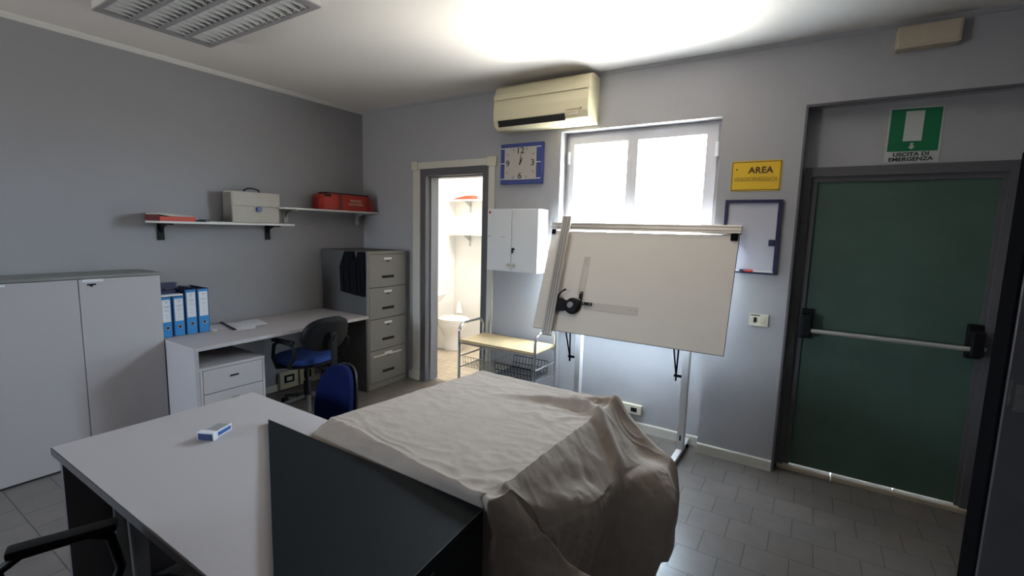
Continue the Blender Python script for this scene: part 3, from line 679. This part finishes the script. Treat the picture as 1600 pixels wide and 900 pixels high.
for x in (BX_0+.02, BX_0+.32): tube(b, [(x, BY_0+.02, .50), (x, BY_1-.02, .50)], .0028, 6)
obj('wire_basket', b, 'basket', bn)
b = BM()
for x in [BX_0+.36+i*(.34/11) for i in range(12)]:
    tube(b, [(x, BY_0+.02, .50), (x, BY_0+.04, .40), (x, BY_1-.04, .40), (x, BY_1-.02, .50)], .0022, 6)
for y, z in ((BY_0+.02, .50), (BY_0+.035, .44), (BY_1-.02, .50), (BY_1-.035, .44)): tube(b, [(BX_0+.36, y, z), (BX_0+.70, y, z)], .0028, 6)
for y in [BY_0+.05+i*.03 for i in range(9)]: tube(b, [(BX_0+.36, y, .40), (BX_0+.70, y, .40)], .0022, 6)
obj('wire_basket', b, 'blackmetal', bn)

# ---------------------------------------------------------------- drawing board on its stand
db = thing('drafting_table', 'large tilted drawing board with drafting machine on a pale metal stand under the window', 'drafting table', (-1.12, 3.42, 0))
T = math.radians(20.24)
O = Vector((-1.823, 3.201, .835)); BWd, BHt = 1.40, .814
bm4 = Matrix.Translation(O) @ Matrix(((1, 0, 0, 0), (0, math.sin(T), -math.cos(T), 0), (0, math.cos(T), math.sin(T), 0), (0, 0, 0, 1)))
# local axes: x along the width, y up the board, z out of the board towards the room
def dbx(name, a, m, par=db, bev=0, sm=False):
    b = BM(); box(b, *a, bev=bev, mtx=bm4); return obj(name, b, m, par, sm)
dbx('board', (0, BWd, 0, BHt, -.020, 0), 'board')
dbx('back_panel', (0.001, BWd-.001, 0.001, BHt, -.0245, -.0202), 'white')  # unseen white back, added to bounce window light onto the niche wall
b = BM(); box(b, 0, BWd, 0, .002, -.023, -.001, mtx=bm4); box(b, -.0015, 0, 0, BHt, -.024, -.0005, mtx=bm4); box(b, BWd, BWd+.0015, 0, BHt, -.024, -.0005, mtx=bm4); box(b, 0, BWd, -.0015, 0, -.024, -.0005, mtx=bm4); obj('edge_band', b, 'lamedge', db)
tr = dbx('top_rail', (-.015, BWd+.012, .822, .880, -.014, .022), 'alu', bev=.003)
b = BM()
for y in (.836, .862): box(b, -.015, BWd+.012, y, y+.004, .021, .0232, mtx=bm4)
obj('rail_groove', b, 'alud', tr)
b = BM(); box(b, BWd-.05, BWd-.005, .775, .822, -.002, .016, mtx=bm4, bev=.004); box(b, .0, .03, .785, .822, -.002, .016, mtx=bm4, bev=.004); obj('rail_bracket', b, 'blackmetal', db)
# vertical track, slightly leaning
vt = bm4 @ Matrix.Translation((.128, .0, 0)) @ Matrix.Rotation(math.radians(1.2), 4, 'Z')
vt = bm4 @ Matrix.Translation((.148, 0, 0)) @ Matrix.Rotation(math.radians(1.2), 4, 'Z')
b = BM(); box(b, -.040, .040, -.045, .925, .022, .046, .004, mtx=vt); trk = obj('vertical_track', b, 'alu', db)
b = BM()
for x in (-.022, -.004, .018): box(b, x, x+.004, -.044, .924, .0455, .0468, mtx=vt)
obj('track_groove', b, 'alud', trk)
b = BM(); box(b, -.041, .041, -.050, -.045, .020, .048, .002, mtx=vt); obj('track_end_cap', b, 'alud', trk)
# head
hd = BM(); lathe(hd, [(.062, 0), (.064, .008), (.062, .022), (.055, .030), (.035, .034)], seg=36, mtx=bm4 @ Matrix.Translation((.310, .203, .006))); ho = obj('drafting_head', hd, 'black', db, True)
b = BM(); lathe(b, [(.024, 0), (.024, .012), (.020, .015), (.012, .0152), (.011, .012)], seg=28, mtx=bm4 @ Matrix.Translation((.302, .205, .038))); obj('hub_knob', b, 'greyink', ho, True)
b = BM(); prism(b, [(.16, .155), (.20, .15), (.27, .165), (.27, .235), (.21, .255), (.16, .25)], .004, .030, 'xy', bev=.004, mtx=bm4); obj('carriage', b, 'black', ho)
b = BM(); tube(b, [(.185, .245, .03), (.190, .275, .04), (.215, .300, .05), (.245, .322, .05)], [.008, .007, .006, .008], 10, mtx=bm4); obj('brake_lever', b, 'black', ho, True)
for a in ((.348, .372, .225, .322, .008, .018), (.360, .462, .222, .244, .008, .018)):
    b = BM(); box(b, *a, bev=.002, mtx=bm4); cl_ = obj('rule_clamp', b, 'black', ho)
    k = BM()
    if a[3]-a[2] > .05: cs = [(.360, .310), (.360, .258)]
    else: cs = [(.448, .233), (.395, .233)]
    for c in cs: cyl(k, (c[0], c[1], .019), (0, 0, 1), .0045, .003, 12, mtx=bm4)
    obj('clamp_screw', k, 'bar', cl_, True)
for a, mk_ in (((.330, .378, .26, .605, .0035, .0065), 'v'), ((.40, .815, .190, .246, .0035, .0065), 'h')):
    b = BM(); box(b, *a, mtx=bm4); ru = obj('clear_ruler', b, 'acrylic', ho)
    k = BM(); fr4 = [(a[0], a[1], a[2], a[2]+.0012), (a[0], a[1], a[3]-.0012, a[3]), (a[0], a[0]+.0012, a[2], a[3]), (a[1]-.0012, a[1], a[2], a[3])]
    for q in fr4: box(k, *q, .0066, .0069, mtx=bm4)
    if mk_ == 'v':
        for y in (.585, .545): cyl(k, (.356, y, .007), (0, 0, 1), .005, .001, 12, mtx=bm4)
        for i in range(62): box(k, .331, .336 if i % 5 else .340, .30+i*.0045, .3008+i*.0045, .0065, .0068, mtx=bm4)
    else:
        for x in (.795, .755): cyl(k, (x, .222, .007), (0, 0, 1), .005, .001, 12, mtx=bm4)
        for i in range(72): box(k, .47+i*.0045, .4708+i*.0045, .191, .196 if i % 5 else .200, .0065, .0068, mtx=bm4)
    obj('ruler_marks', k, 'rulermark', ru)
# stand
for x0 in (-1.542, -.712):
    b = BM(); box(b, x0, x0+.048, 3.40, 3.46, .05, 1.30, .004); lg = obj('leg', b, 'legp', db)
    b = BM(); box(b, x0+.004, x0+.044, 3.16, 3.64, .025, .055, .004); obj('foot', b, 'legp', lg)
    b = BM(); box(b, x0+.006, x0+.04, 3.165, 3.20, 0.0, .028, .003); box(b, x0+.006, x0+.04, 3.60, 3.635, 0.0, .028, .003); cyl(b, (x0+.052, 3.52, .04), (1, 0, 0), .012, .012, 12); obj('foot_pad', b, 'blackmetal', lg)
    b = BM(); box(b, x0+.018, x0+.03, 3.399, 3.401, .12, .16); obj('bolt_slot', b, 'gap', lg)
    # black V struts hanging from the board
    b = BM(); xm_ = x0-.028
    for ya, dx in ((3.30, -.014), (3.40, .014)):
        tube(b, [(xm_+dx*1.6, 3.275+ (.03 if dx > 0 else 0), .93), (xm_, 3.37, .60)], .006, 8)
    cyl(b, (xm_+.01, 3.375, .60), (1, 0, 0), .010, .05, 12); box(b, xm_-.004, xm_+.004, 3.36, 3.38, .565, .60)
    obj('tilt_strut', b, 'blackmetal', db)
b = BM(); box(b, -1.60, -.64, 3.375, 3.40, 1.14, 1.20, .004); obj('cross_beam', b, 'legp', db)
b = BM()
for x0 in (-1.50, -.70): box(b, x0-.02, x0+.02, 3.372, 3.42, 1.13, 1.21, .004)
obj('pivot_block', b, 'blackmetal', db)

# ---------------------------------------------------------------- foreground grey desk and black corner desk
gd = thing('grey_desk', 'large grey laminate desk in the left foreground', 'desk', (-1.9, .9, 0))
b = BM(); prism(b, [(-2.405, .512), (-2.405, 1.288), (-1.72, 1.288), (-.93, .83), (-.93, .512)], .690, .720, 'xy', bev=.0015); obj('desktop', b, 'lam', gd)
b = BM(); box(b, -2.405, -.93, .508, .5125, .691, .7185); obj('edge_strip', b, 'lamedge', gd)
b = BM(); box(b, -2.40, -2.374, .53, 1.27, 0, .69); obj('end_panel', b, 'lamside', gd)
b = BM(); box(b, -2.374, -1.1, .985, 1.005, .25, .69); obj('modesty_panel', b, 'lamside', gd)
b = BM(); box(b, -2.345, -2.325, .66, .77, .03, .60, .004); box(b, -2.35, -2.32, .66, .70, .58, .69, .003); tube(b, [(-2.32, .70, .60), (-2.315, .705, .30), (-2.31, .71, .05)], .008, 10); obj('leg', b, 'filing', gd)
b = BM(); box(b, -2.35, -2.32, .55, 1.15, 0, .03, .006); obj('foot_rail', b, 'filing', gd)
bd = thing('black_corner_desk', 'black corner desk section butted against the grey desk', 'desk', (-1.1, .8, 0))
topp = [(-1.963, 1.113), (-.789, 1.113), (-.735, .48), (-.85, .48)]
b = BM(); prism(b, topp, .7205, .740, 'xy', bev=.0012); obj('desktop', b, 'blacklam', bd)
sd = Vector((-.735+.789, .48-1.113)).normalized()
b = BM(); prism(b, [(-.789, 1.1125), (-.737, .49), (-.757, .49), (-.809, 1.1125)], 0, .7203, 'xy'); obj('side_panel', b, 'blacklam', bd)
b = BM(); prism(b, [(-1.55, 1.105), (-.812, 1.105), (-.812, 1.085), (-1.55, 1.085)], 0.05, .689, 'xy'); obj('back_panel', b, 'blacklam', bd)
b = BM(); prism(b, [(-.7885, 1.1130), (-.7350, .48), (-.7362, .48), (-.7900, 1.1130)], .7385, .7404, 'xy'); box(b, -.7915, -.7870, 1.1085, 1.1145, .735, .7408, .001); obj('chipped_edge', b, 'chip', bd)
b = BM(); prism(b, [(-.7655, .86), (-.7630, .83), (-.7600, .83), (-.7625, .86)], .63, .70, 'xy'); obj('cable_slot', b, 'gap', bd)

# small box on the grey desk
eb = thing('small_box', 'small clear plastic case with blue label on the grey desk', 'box', (-2.03, .925, .72))
em = Matrix.Translation((-2.03, .925, .7203)) @ Matrix.Rotation(math.radians(116), 4, 'Z') @ Matrix.Scale(1.3, 4)
b = BM(); box(b, -.028, .042, -.022, .022, 0, .020, .002, mtx=em); obj('case', b, 'clearpl', eb)
b = BM(); box(b, -.046, -.026, -.030, .024, 0, .026, .002, mtx=em); obj('end_block', b, 'whitepl', eb)
b = BM(); box(b, -.048, -.0455, -.026, .020, .002, .022, mtx=em); obj('dark_end', b, 'binderd', eb)
b = BM(); box(b, -.024, .043, -.0245, -.022, .0, .022, .001, mtx=em); lb_ = obj('label_panel', b, 'whitepl', eb)
b = BM(); box(b, -.018, .038, -.0252, -.0244, .005, .017, mtx=em); obj('blue_print', b, 'labelblue', lb_)

# ---------------------------------------------------------------- covered table and its dust sheet
ct = thing('covered_table', 'square table hidden under the beige dust sheet', 'table', (-1.2, 1.7, 0))
b = BM(); prism(b, [(-1.535, 2.13), (-.765, 2.10), (-.775, 1.17), (-1.15, 1.20), (-1.60, 1.30)], .725, .768, 'xy'); obj('tabletop', b, 'lam', ct)
for x, y in ((-1.52, 1.36), (-.86, 1.25), (-.83, 2.04), (-1.48, 2.07)):
    b = BM(); box(b, x-.02, x+.02, y-.02, y+.02, 0, .725, .003); obj('leg', b, 'blackmetal', ct)

def crom(P, t):
    n = len(P)-1; i = np.clip(np.floor(t).astype(int), 0, n-1); f = (t-i)[:, None]
    def g(k): return P[np.clip(k, 0, n)]
    p0, p1, p2, p3 = g(i-1), g(i), g(i+1), g(i+2)
    tt = .5
    return p1+f*(tt*(p2-p0))+f*f*(2*tt*p0+(tt-3)*p1+(3-2*tt)*p2-tt*p3)+f**3*(-tt*p0+(2-tt)*p1+(tt-2)*p2+tt*p3)
# each row: points from the table edge over the right side down to the floor
right = {
 'r0': [(-.755, 1.100, .779), (-.750, 1.165, .764), (-.744, 1.222, .742), (-.722, 1.265, .65), (-.715, 1.31, .50), (-.73, 1.36, .28), (-.74, 1.40, .055)],
 'r0b': [(-.762, 1.16, .779), (-.745, 1.21, .750), (-.722, 1.262, .708), (-.70, 1.300, .61), (-.695, 1.34, .46), (-.71, 1.39, .25), (-.72, 1.42, .055)],
 'r1': [(-.765, 1.32, .779), (-.732, 1.318, .728), (-.690, 1.312, .664), (-.672, 1.34, .57), (-.672, 1.38, .42), (-.69, 1.44, .22), (-.70, 1.46, .055)],
 'r2': [(-.755, 1.54, .779), (-.675, 1.552, .694), (-.596, 1.552, .598), (-.588, 1.575, .51), (-.620, 1.60, .36), (-.65, 1.62, .20), (-.66, 1.64, .055)],
 'r3': [(-.745, 1.76, .779), (-.662, 1.752, .688), (-.583, 1.730, .582), (-.600, 1.72, .49), (-.645, 1.72, .34), (-.66, 1.74, .2), (-.66, 1.76, .055)],
 'r4': [(-.738, 1.97, .784), (-.660, 1.96, .700), (-.575, 1.93, .610), (-.490, 1.93, .575), (-.415, 1.92, .46), (-.445, 1.90, .24), (-.49, 1.90, .055)],
 'r4b': [(-.733, 2.06, .786), (-.655, 2.05, .690), (-.560, 2.04, .600), (-.455, 2.05, .560), (-.405, 2.03, .42), (-.44, 2.01, .2), (-.49, 2.01, .055)],
 'r5': [(-.731, 2.143, .790), (-.640, 2.13, .70), (-.535, 2.12, .625), (-.440, 2.11, .560), (-.41, 2.09, .38), (-.43, 2.10, .18), (-.48, 2.12, .055)],
 'f1': [(-.735, 2.19, .70), (-.64, 2.18, .64), (-.54, 2.17, .56), (-.45, 2.16, .48), (-.43, 2.15, .32), (-.43, 2.15, .15), (-.45, 2.16, .055)],
 'f2': [(-.74, 2.21, .45), (-.65, 2.21, .42), (-.56, 2.20, .39), (-.48, 2.19, .35), (-.45, 2.19, .24), (-.45, 2.19, .12), (-.46, 2.19, .055)]}
KS = .9647
def sc_(p): return (p[0]*KS, p[1]*KS, 1.6-(1.6-p[2])*KS)
A_, D_, B_, C_ = [Vector(sc_(p)) for p in ((-1.727, 1.254, .750), (-.778, 1.137, .752), (-1.606, 2.235, .750), (-.758, 2.221, .765))]
FRS = {'r0': 0, 'r0b': .045, 'r1': .24, 'r2': .47, 'r3': .70, 'r4': .86, 'r4b': .93, 'r5': 1, 'f1': 1, 'f2': 1, 'n1': 0, 'n2': 0, 'n3': 0}
SS = (0, .06, .35, .62, .86, .965)
def row(key):
    fr_ = FRS[key]; L = A_.lerp(B_, fr_); Rr = D_.lerp(C_, fr_); L.z = .779; Rr.z = min(Rr.z, .782); out = []
    for sx in SS:
        p = L.lerp(Rr, sx)
        if key == 'n1': p.y = 1.118+(A_.y-1.118)*.12*(1-sx); p.z = .7255
        if key == 'n2': p.y = 1.116+.03*sx; p.z = .7225 if sx < .15 else (.70 if sx < .5 else .60); p.y += .0 if sx < .15 else .03
        if key == 'n3': p.y = 1.15; p.z = .7225 if sx < .15 else (.60 if sx < .5 else .35); p.y += .0 if sx < .15 else .03
        if key == 'f1': p.y += .035; p.z = .70
        if key == 'f2': p.y += .05; p.z = .42
        out.append(tuple(p))
    e = Vector(out[0])
    if key[0] == 'n': l1 = (e.x-.03, e.y+.01, .7235); l2 = (e.x-.045, e.y+.03, .7230)
    elif key == 'r0': l1 = (e.x-.03, e.y+.005, .745); l2 = (e.x-.045, e.y+.03, .7235)
    else: l1 = (e.x-.03, e.y, e.z-.045); l2 = (e.x-.05, e.y, .42)
    rt = {'n1': [(-.770, 1.115, .715), (-.735, 1.175, .66), (-.677, 1.275, .56), (-.61, 1.33, .50), (-.573, 1.377, .46), (-.52, 1.42, .42), (-.479, 1.472, .38)],
          'n2': [(-.79, 1.165, .60), (-.775, 1.20, .54), (-.735, 1.235, .48), (-.67, 1.26, .44), (-.62, 1.29, .40), (-.57, 1.34, .36), (-.53, 1.374, .32)],
          'n3': [(-.84, 1.20, .38), (-.84, 1.23, .28), (-.80, 1.25, .22), (-.74, 1.28, .16), (-.69, 1.31, .10), (-.64, 1.35, .05), (-.60, 1.40, .02)]}
    r = rt[key] if key in rt else right[key]
    return [l2, l1]+out+r
keys = ['n3', 'n2', 'n1', 'r0', 'r0b', 'r1', 'r2', 'r3', 'r4', 'r4b', 'r5', 'f1', 'f2']
G = np.array([row(k) for k in keys])          # rows x cols x 3
NR, NC = G.shape[:2]
nu, nv = 230, 260
tv = np.linspace(0, NC-1, nv); tu = np.linspace(0, NR-1, nu)
H1 = np.stack([crom(G[i], tv) for i in range(NR)])
S_ = np.stack([crom(H1[:, j], tu) for j in range(nv)], axis=1)
# tube-like folds running across the top and down over the right edge
def dens(c):
    c = [Vector((p[0]*KS, p[1]*KS, 0)) for p in c]; out = []
    for i in range(len(c)-1):
        for k in range(8): out.append(tuple(c[i].lerp(c[i+1], k/8)[:2]))
    return np.array(out)
FOLDS = [(dens(((-1.34, 1.93), (-1.18, 1.99), (-1.0, 2.03), (-.86, 2.03), (-.76, 1.99), (-.66, 1.92), (-.57, 1.86), (-.52, 1.82))), .044, .026, 'in'),
         (dens(((-1.05, 2.16), (-.9, 2.12), (-.80, 2.17), (-.74, 2.20))), .028, .022, 'in'),
         (dens(((-.92, 1.25), (-.80, 1.24), (-.72, 1.27), (-.66, 1.33))), .012, .020, 'in'),
         (dens(((-.74, 1.40), (-.66, 1.50), (-.60, 1.62))), .010, .018, 'in'),
         (dens(((-.75, 1.70), (-.68, 1.66), (-.60, 1.70))), -.010, .020, 'in'),
         (dens(((-.73, 1.52), (-.69, 1.60), (-.64, 1.75))), -.008, .018, 'in')]
def ridged(v, sh=4):
    return (1-min(1, abs(noise.noise(v))*1.6))**sh
fb_ = BM(); vs = []
for i in range(nu):
    for j in range(nv):
        x, y, z = S_[i, j]; h = 0
        if z > .58 and y > 1.12:
            for dn_, amp, wid, _ in FOLDS:
                d2 = (dn_[:, 0]-x)**2+(dn_[:, 1]-y)**2; k = int(d2.argmin()); pr = k/len(dn_)
                h += amp*min(1, pr*2.5+.05)*math.exp(-d2[k]/(wid*(1+.5*pr))**2)
            h *= min(1, (z-.58)/.05)
        wx, wy = .06*noise.noise(Vector((x*5, y*5, 3))), .06*noise.noise(Vector((x*5, y*5, 9)))
        rt_ = max(0, min(1, (x+1.15)/.35))
        wr = ridged(Vector(((x+wx)*7, (y+wy)*17, z*4+2)), 5)*(.0042+.0035*rt_)*(.5+noise.noise(Vector((x*3, y*3, 5)))*1.2+.3)
        wr += ridged(Vector(((x-y+wy)*9, (x+y+wx)*6, z*4+7)), 6)*.0030*rt_
        wr += noise.noise(Vector((x*24, y*34, z*10)))*.0010
        top = max(0, min(1, (z-.60)/.08))
        big = noise.noise(Vector((x*7+4, y*7, z*6)))*.014*(1-top)
        px, py, pz = x, y, z
        if z > .74 : pz = z+h+max(-.001, wr)
        elif y < 1.16 and x < -.80: pz = max(z+wr*.3, .7215 if (x < -1.30 and i > nu*.12) else 0)
        elif z > .60: pz = z+h+wr
        else: px = x+big+wr; py = y+big*.6
        if x < -1.38 and y < 1.29: pz = max(pz, .7218)
        if x > -.80 and y < 1.12: px = max(px, -.783)
        vs.append(fb_.verts.new((px, py, max(pz, .004))))
for i in range(nu-1):
    for j in range(nv-1):
        fb_.faces.new((vs[i*nv+j], vs[i*nv+j+1], vs[(i+1)*nv+j+1], vs[(i+1)*nv+j]))
bmesh.ops.recalc_face_normals(fb_, faces=fb_.faces)
cs = obj('dust_sheet', fb_, 'cloth')
for p in cs.data.polygons: p.use_smooth = True
cs.modifiers.clear()
sm = cs.modifiers.new('thickness', 'SOLIDIFY'); sm.thickness = .0015; sm.offset = 0
tag(cs, 'crumpled beige dust sheet draped over the table in the foreground', 'dust sheet')

# ---------------------------------------------------------------- office chairs
def office_chair(name_label, loc, face, blue, back_h=.28, back_w=.42, back_z=.75, arms=True, lean=8, shell_black=True, back_r=.26, seat_m='bluefabl'):
    """local frame: faces +y; built at origin, then rotated to 'face' (radians) and moved."""
    t = bpy.data.objects.new('office_chair', None); COL.objects.link(t); t.empty_display_size = .1
    t['label'] = name_label; t['category'] = 'chair'
    MT = Matrix.Translation(loc) @ Matrix.Rotation(face, 4, 'Z')
    t.matrix_basis = MT
    # superellipse pad
    def pad(bm, w, h, th, cx, cy, cz, ax, curve_=0.0, n=28, e=2.6, mtx=None, taper=0.0):
        tt = bmesh.new(); rings = []
        for s, sc_ in ((-1, .80), (-.9, .93), (-.55, 1.0), (.55, 1.0), (.9, .93), (1, .80)):
            ring = []
            for k in range(n):
                a = 2*PI*k/n; ca, sa = math.cos(a), math.sin(a)
                u = math.copysign(abs(ca)**(2/e), ca)*w/2*sc_; v = math.copysign(abs(sa)**(2/e), sa)*h/2*sc_
                u *= (1-taper*(v/(h/2)))
                ring.append((u, v, s*th/2, ca, sa))
            rings.append(ring)
        vr = []
        for ring in rings:
            rr = []
            for u, v, s, ca, sa in ring:
                off = curve_*(u*u)/(w*w/4)
                if ax == 'y': co = (cx+u, cy+s+off, cz+v)
                else: co = (cx+u, cy+v, cz+s)
                rr.append(tt.verts.new(co))
            vr.append(rr)
        for i in range(len(vr)-1):
            for k in range(n): tt.faces.new((vr[i][k], vr[i][(k+1) % n], vr[i+1][(k+1) % n], vr[i+1][k]))
        tt.faces.new(vr[0][::-1]); tt.faces.new(vr[-1]); bmesh.ops.recalc_face_normals(tt, faces=tt.faces)
        return merge(bm, tt, mtx)
    def add(nm, bm, m, par=t, sm_=True):
        me = bpy.data.meshes.new(nm); bm.to_mesh(me); bm.free(); me.materials.append(M[m])
        for p in me.polygons: p.use_smooth = sm_
        o = bpy.data.objects.new(nm, me); COL.objects.link(o); o.parent = par
        if sm_: o.modifiers.new('e', 'EDGE_SPLIT').split_angle = math.radians(50)
        return o
    b = BM(); pad(b, .46, .44, .06, 0, .02, .475, 'z'); st = add('seat', b, seat_m)
    b = BM(); pad(b, .45, .43, .025, 0, .02, .437, 'z'); add('seat_shell', b, 'black', st)
    tilt = Matrix.Translation((0, -back_r, back_z)) @ Matrix.Rotation(math.radians(lean), 4, 'X')
    b = BM(); pad(b, back_w, back_h, .045, 0, .012, 0, 'y', curve_=.05, mtx=tilt, taper=.08); bk = add('backrest', b, 'bluefab' if blue else 'black')
    b = BM(); pad(b, back_w*1.02, back_h*1.02, .022, 0, -.022, 0, 'y', curve_=.05, mtx=tilt, taper=.08); add('back_shell', b, 'black', bk)
    b = BM(); box(b, -.025, .025, -back_r-.065, -back_r-.045, .50, back_z+.02, .006); box(b, -.025, .025, -back_r-.06, -.05, .405, .425, .004); box(b, -.025, .025, -back_r-.065, -back_r-.045, .405, .52, .006); cyl(b, (0, -back_r-.07, back_z-.03), (0, 1, 0), .02, .02, 14); add('back_bar', b, 'black', sm_=False)
    b = BM(); lathe(b, [(.03, .10), (.03, .26), (.018, .27), (.018, .42)], seg=18); box(b, -.08, .08, -.09, .09, .40, .425, .006); add('gas_column', b, 'black')
    for k in range(5):
        a = 2*PI*k/5+.35; d = Vector((math.cos(a), math.sin(a), 0))
        b = BM(); tube(b, [d*.03+Vector((0, 0, .125)), d*.15+Vector((0, 0, .11)), d*.29+Vector((0, 0, .075))], [.024, .018, .013], 10); lg = add('base_leg', b, 'filingside')
        b = BM(); s_ = d.cross(Vector((0, 0, 1)))
        for q in (-.012, .012): cyl(b, d*.30+s_*q+Vector((0, 0, .027)), s_, .027, .016, 16)
        add('caster', b, 'black', lg)
    if arms:
        for s in (-1, 1):
            x = s*.265
            pts = [(s*.16, .0, .425), (x, .02, .44), (x+s*.01, .05, .52), (x+s*.01, .03, .63), (x, -.02, .66), (x, -.16, .655), (x, -.21, .62), (x, -.20, .54), (x-s*.01, -.12, .46), (s*.17, -.06, .425)]
            b = BM(); tube(b, pts, .014, 10); box(b, x-.025, x+.025, -.19, .05, .655, .682, .010); add('armrest', b, 'black')
    return t
office_chair('office chair with black backrest, armrests and blue seat at the wall desk', (-3.57, 2.38, 0), math.atan2(-.05, -.99)-PI/2, False, back_h=.275, back_w=.41, back_z=.715, lean=16, back_r=.29)
office_chair('office chair with tall blue padded backrest behind the grey desk', (-2.085, 1.33, 0), PI, True, back_h=.43, back_w=.285, back_z=.635, arms=False, lean=4, back_r=.27, seat_m='bluefab')
office_chair('black armchair pulled up to the near side of the grey desk', (-1.50, .36, 0), math.radians(-20), False, back_h=.34, back_w=.42, back_z=.70, lean=8, back_r=.30, seat_m='black')

# ---------------------------------------------------------------- tall black cabinet at the right
kb = thing('metal_locker', 'tall black metal cabinet at the right edge beside the green door', 'cabinet', (.75, 1.83, 0))
b = BM(); box(b, .467, 1.10, 1.775, 1.899, 0, 1.85, .003); obj('side_body', b, 'blackmetal', kb)
b = BM(); box(b, .474, 1.093, 1.757, 1.775, .03, 1.835, .002); dd = obj('door', b, 'darkpanel', kb)
b = BM(); box(b, .478, .482, 1.7562, 1.757, 1.165, 1.235); box(b, .490, .53, 1.7562, 1.757, 1.15, 1.225); box(b, .50, .58, 1.7562, 1.757, 1.30, 1.315); obj('worn_sticker', b, 'smudge', dd)
b = BM(); box(b, 1.03, 1.05, 1.735, 1.757, .95, 1.10, .004); obj('handle', b, 'blackmetal', dd)

# ---------------------------------------------------------------- bathroom fittings
tl = thing('toilet', 'white ceramic toilet seen through the bathroom doorway', 'toilet', (-3.95, 4.75, 0))
tx, ty = -3.93, 4.76
b = BM(); lathe(b, [(.105, 0), (.11, .02), (.092, .08), (.098, .16), (.13, .25), (.168, .31), (.180, .35), (.180, .385)], (tx, ty, 0), 32, sx=1.22, sy=1.0); box(b, -4.30, tx-.05, ty-.09, ty+.09, 0, .36, .02); obj('bowl', b, 'ceramic', tl, True)
b = BM(); lathe(b, [(.186, 0), (.19, .008), (.186, .018)], (tx, ty, .387), 32, sx=1.24, sy=1.0); obj('seat', b, 'ceramic', tl, True)
b = BM(); lathe(b, [(.188, 0), (.19, .008), (.17, .022), (.08, .028)], (tx, ty, .408), 32, sx=1.24, sy=1.0); obj('lid', b, 'ceramic', tl, True)
b = BM(); lathe(b, [(.05, 0), (.04, .05), (.02, .14), (.012, .16)], (-4.12, 5.12, .42), 16); tube(b, [(-4.12, 5.12, .0), (-4.12, 5.12, .43)], .012, 10); tag(obj('toilet_brush', b, 'ceramic', smooth=True), 'white toilet brush in the bathroom corner behind the toilet', 'brush')
sk = thing('washbasin', 'white washbasin on the bathroom wall, partly hidden by the door frame', 'washbasin', (-4.1, 4.45, .6))
b = BM(); lathe(b, [(.06, 0), (.16, .05), (.215, .12), (.23, .15), (.222, .158), (.20, .15), (.14, .07), (.05, .05)], (-4.11, 4.45, .61), 32, sx=1.0, sy=1.15); box(b, -4.35, -4.28, 4.22, 4.68, .70, .768, .01); obj('basin', b, 'ceramic', sk, True)
b = BM(); tube(b, [(-4.28, 4.45, .765), (-4.28, 4.45, .87), (-4.25, 4.45, .90), (-4.17, 4.45, .88)], .012, 12); obj('tap', b, 'chrome', sk, True)
for z, lab in ((1.985, 'upper white bathroom shelf holding the red box'), (1.52, 'lower white bathroom shelf, empty')):
    t = thing('bathroom_shelf', lab, 'shelf', (-4.0, by1, z))
    b = BM(); prism(b, [(-4.33, by1), (-4.33, by1-.16), (-4.22, by1-.20), (-3.85, by1-.21), (-3.55, by1-.20), (-3.45, by1-.10), (-3.45, by1)], z-.018, z, 'xy', bev=.003); obj('board', b, 'ceramic', t)
    b = BM(); box(b, -4.09, -4.06, by1-.012, by1, z-.17, z-.018, .002); prism(b, [(by1-.16, z-.018), (by1-.01, z-.018), (by1-.01, z-.10)], -4.078, -4.070, 'yz'); obj('bracket', b, 'signw', t)
b = BM(); prism(b, [(-4.24, 1.9855), (-3.93, 1.9855), (-3.93, 2.04), (-4.06, 2.035), (-4.24, 2.0)], by1-.17, by1-.04, 'xz', bev=.003); tag(obj('red_box', b, 'redbox'), 'flat red box lying on the upper bathroom shelf', 'box')
b = BM(); box(b, -3.47, -3.40, by1-.05, by1-.001, .66, .80, .006); cyl(b, (-3.43, by1-.07, .72), (1, 0, 0), .012, .10, 12); tag(obj('paper_holder', b, 'bar'), 'small metal paper holder on the bathroom back wall', 'paper holder')
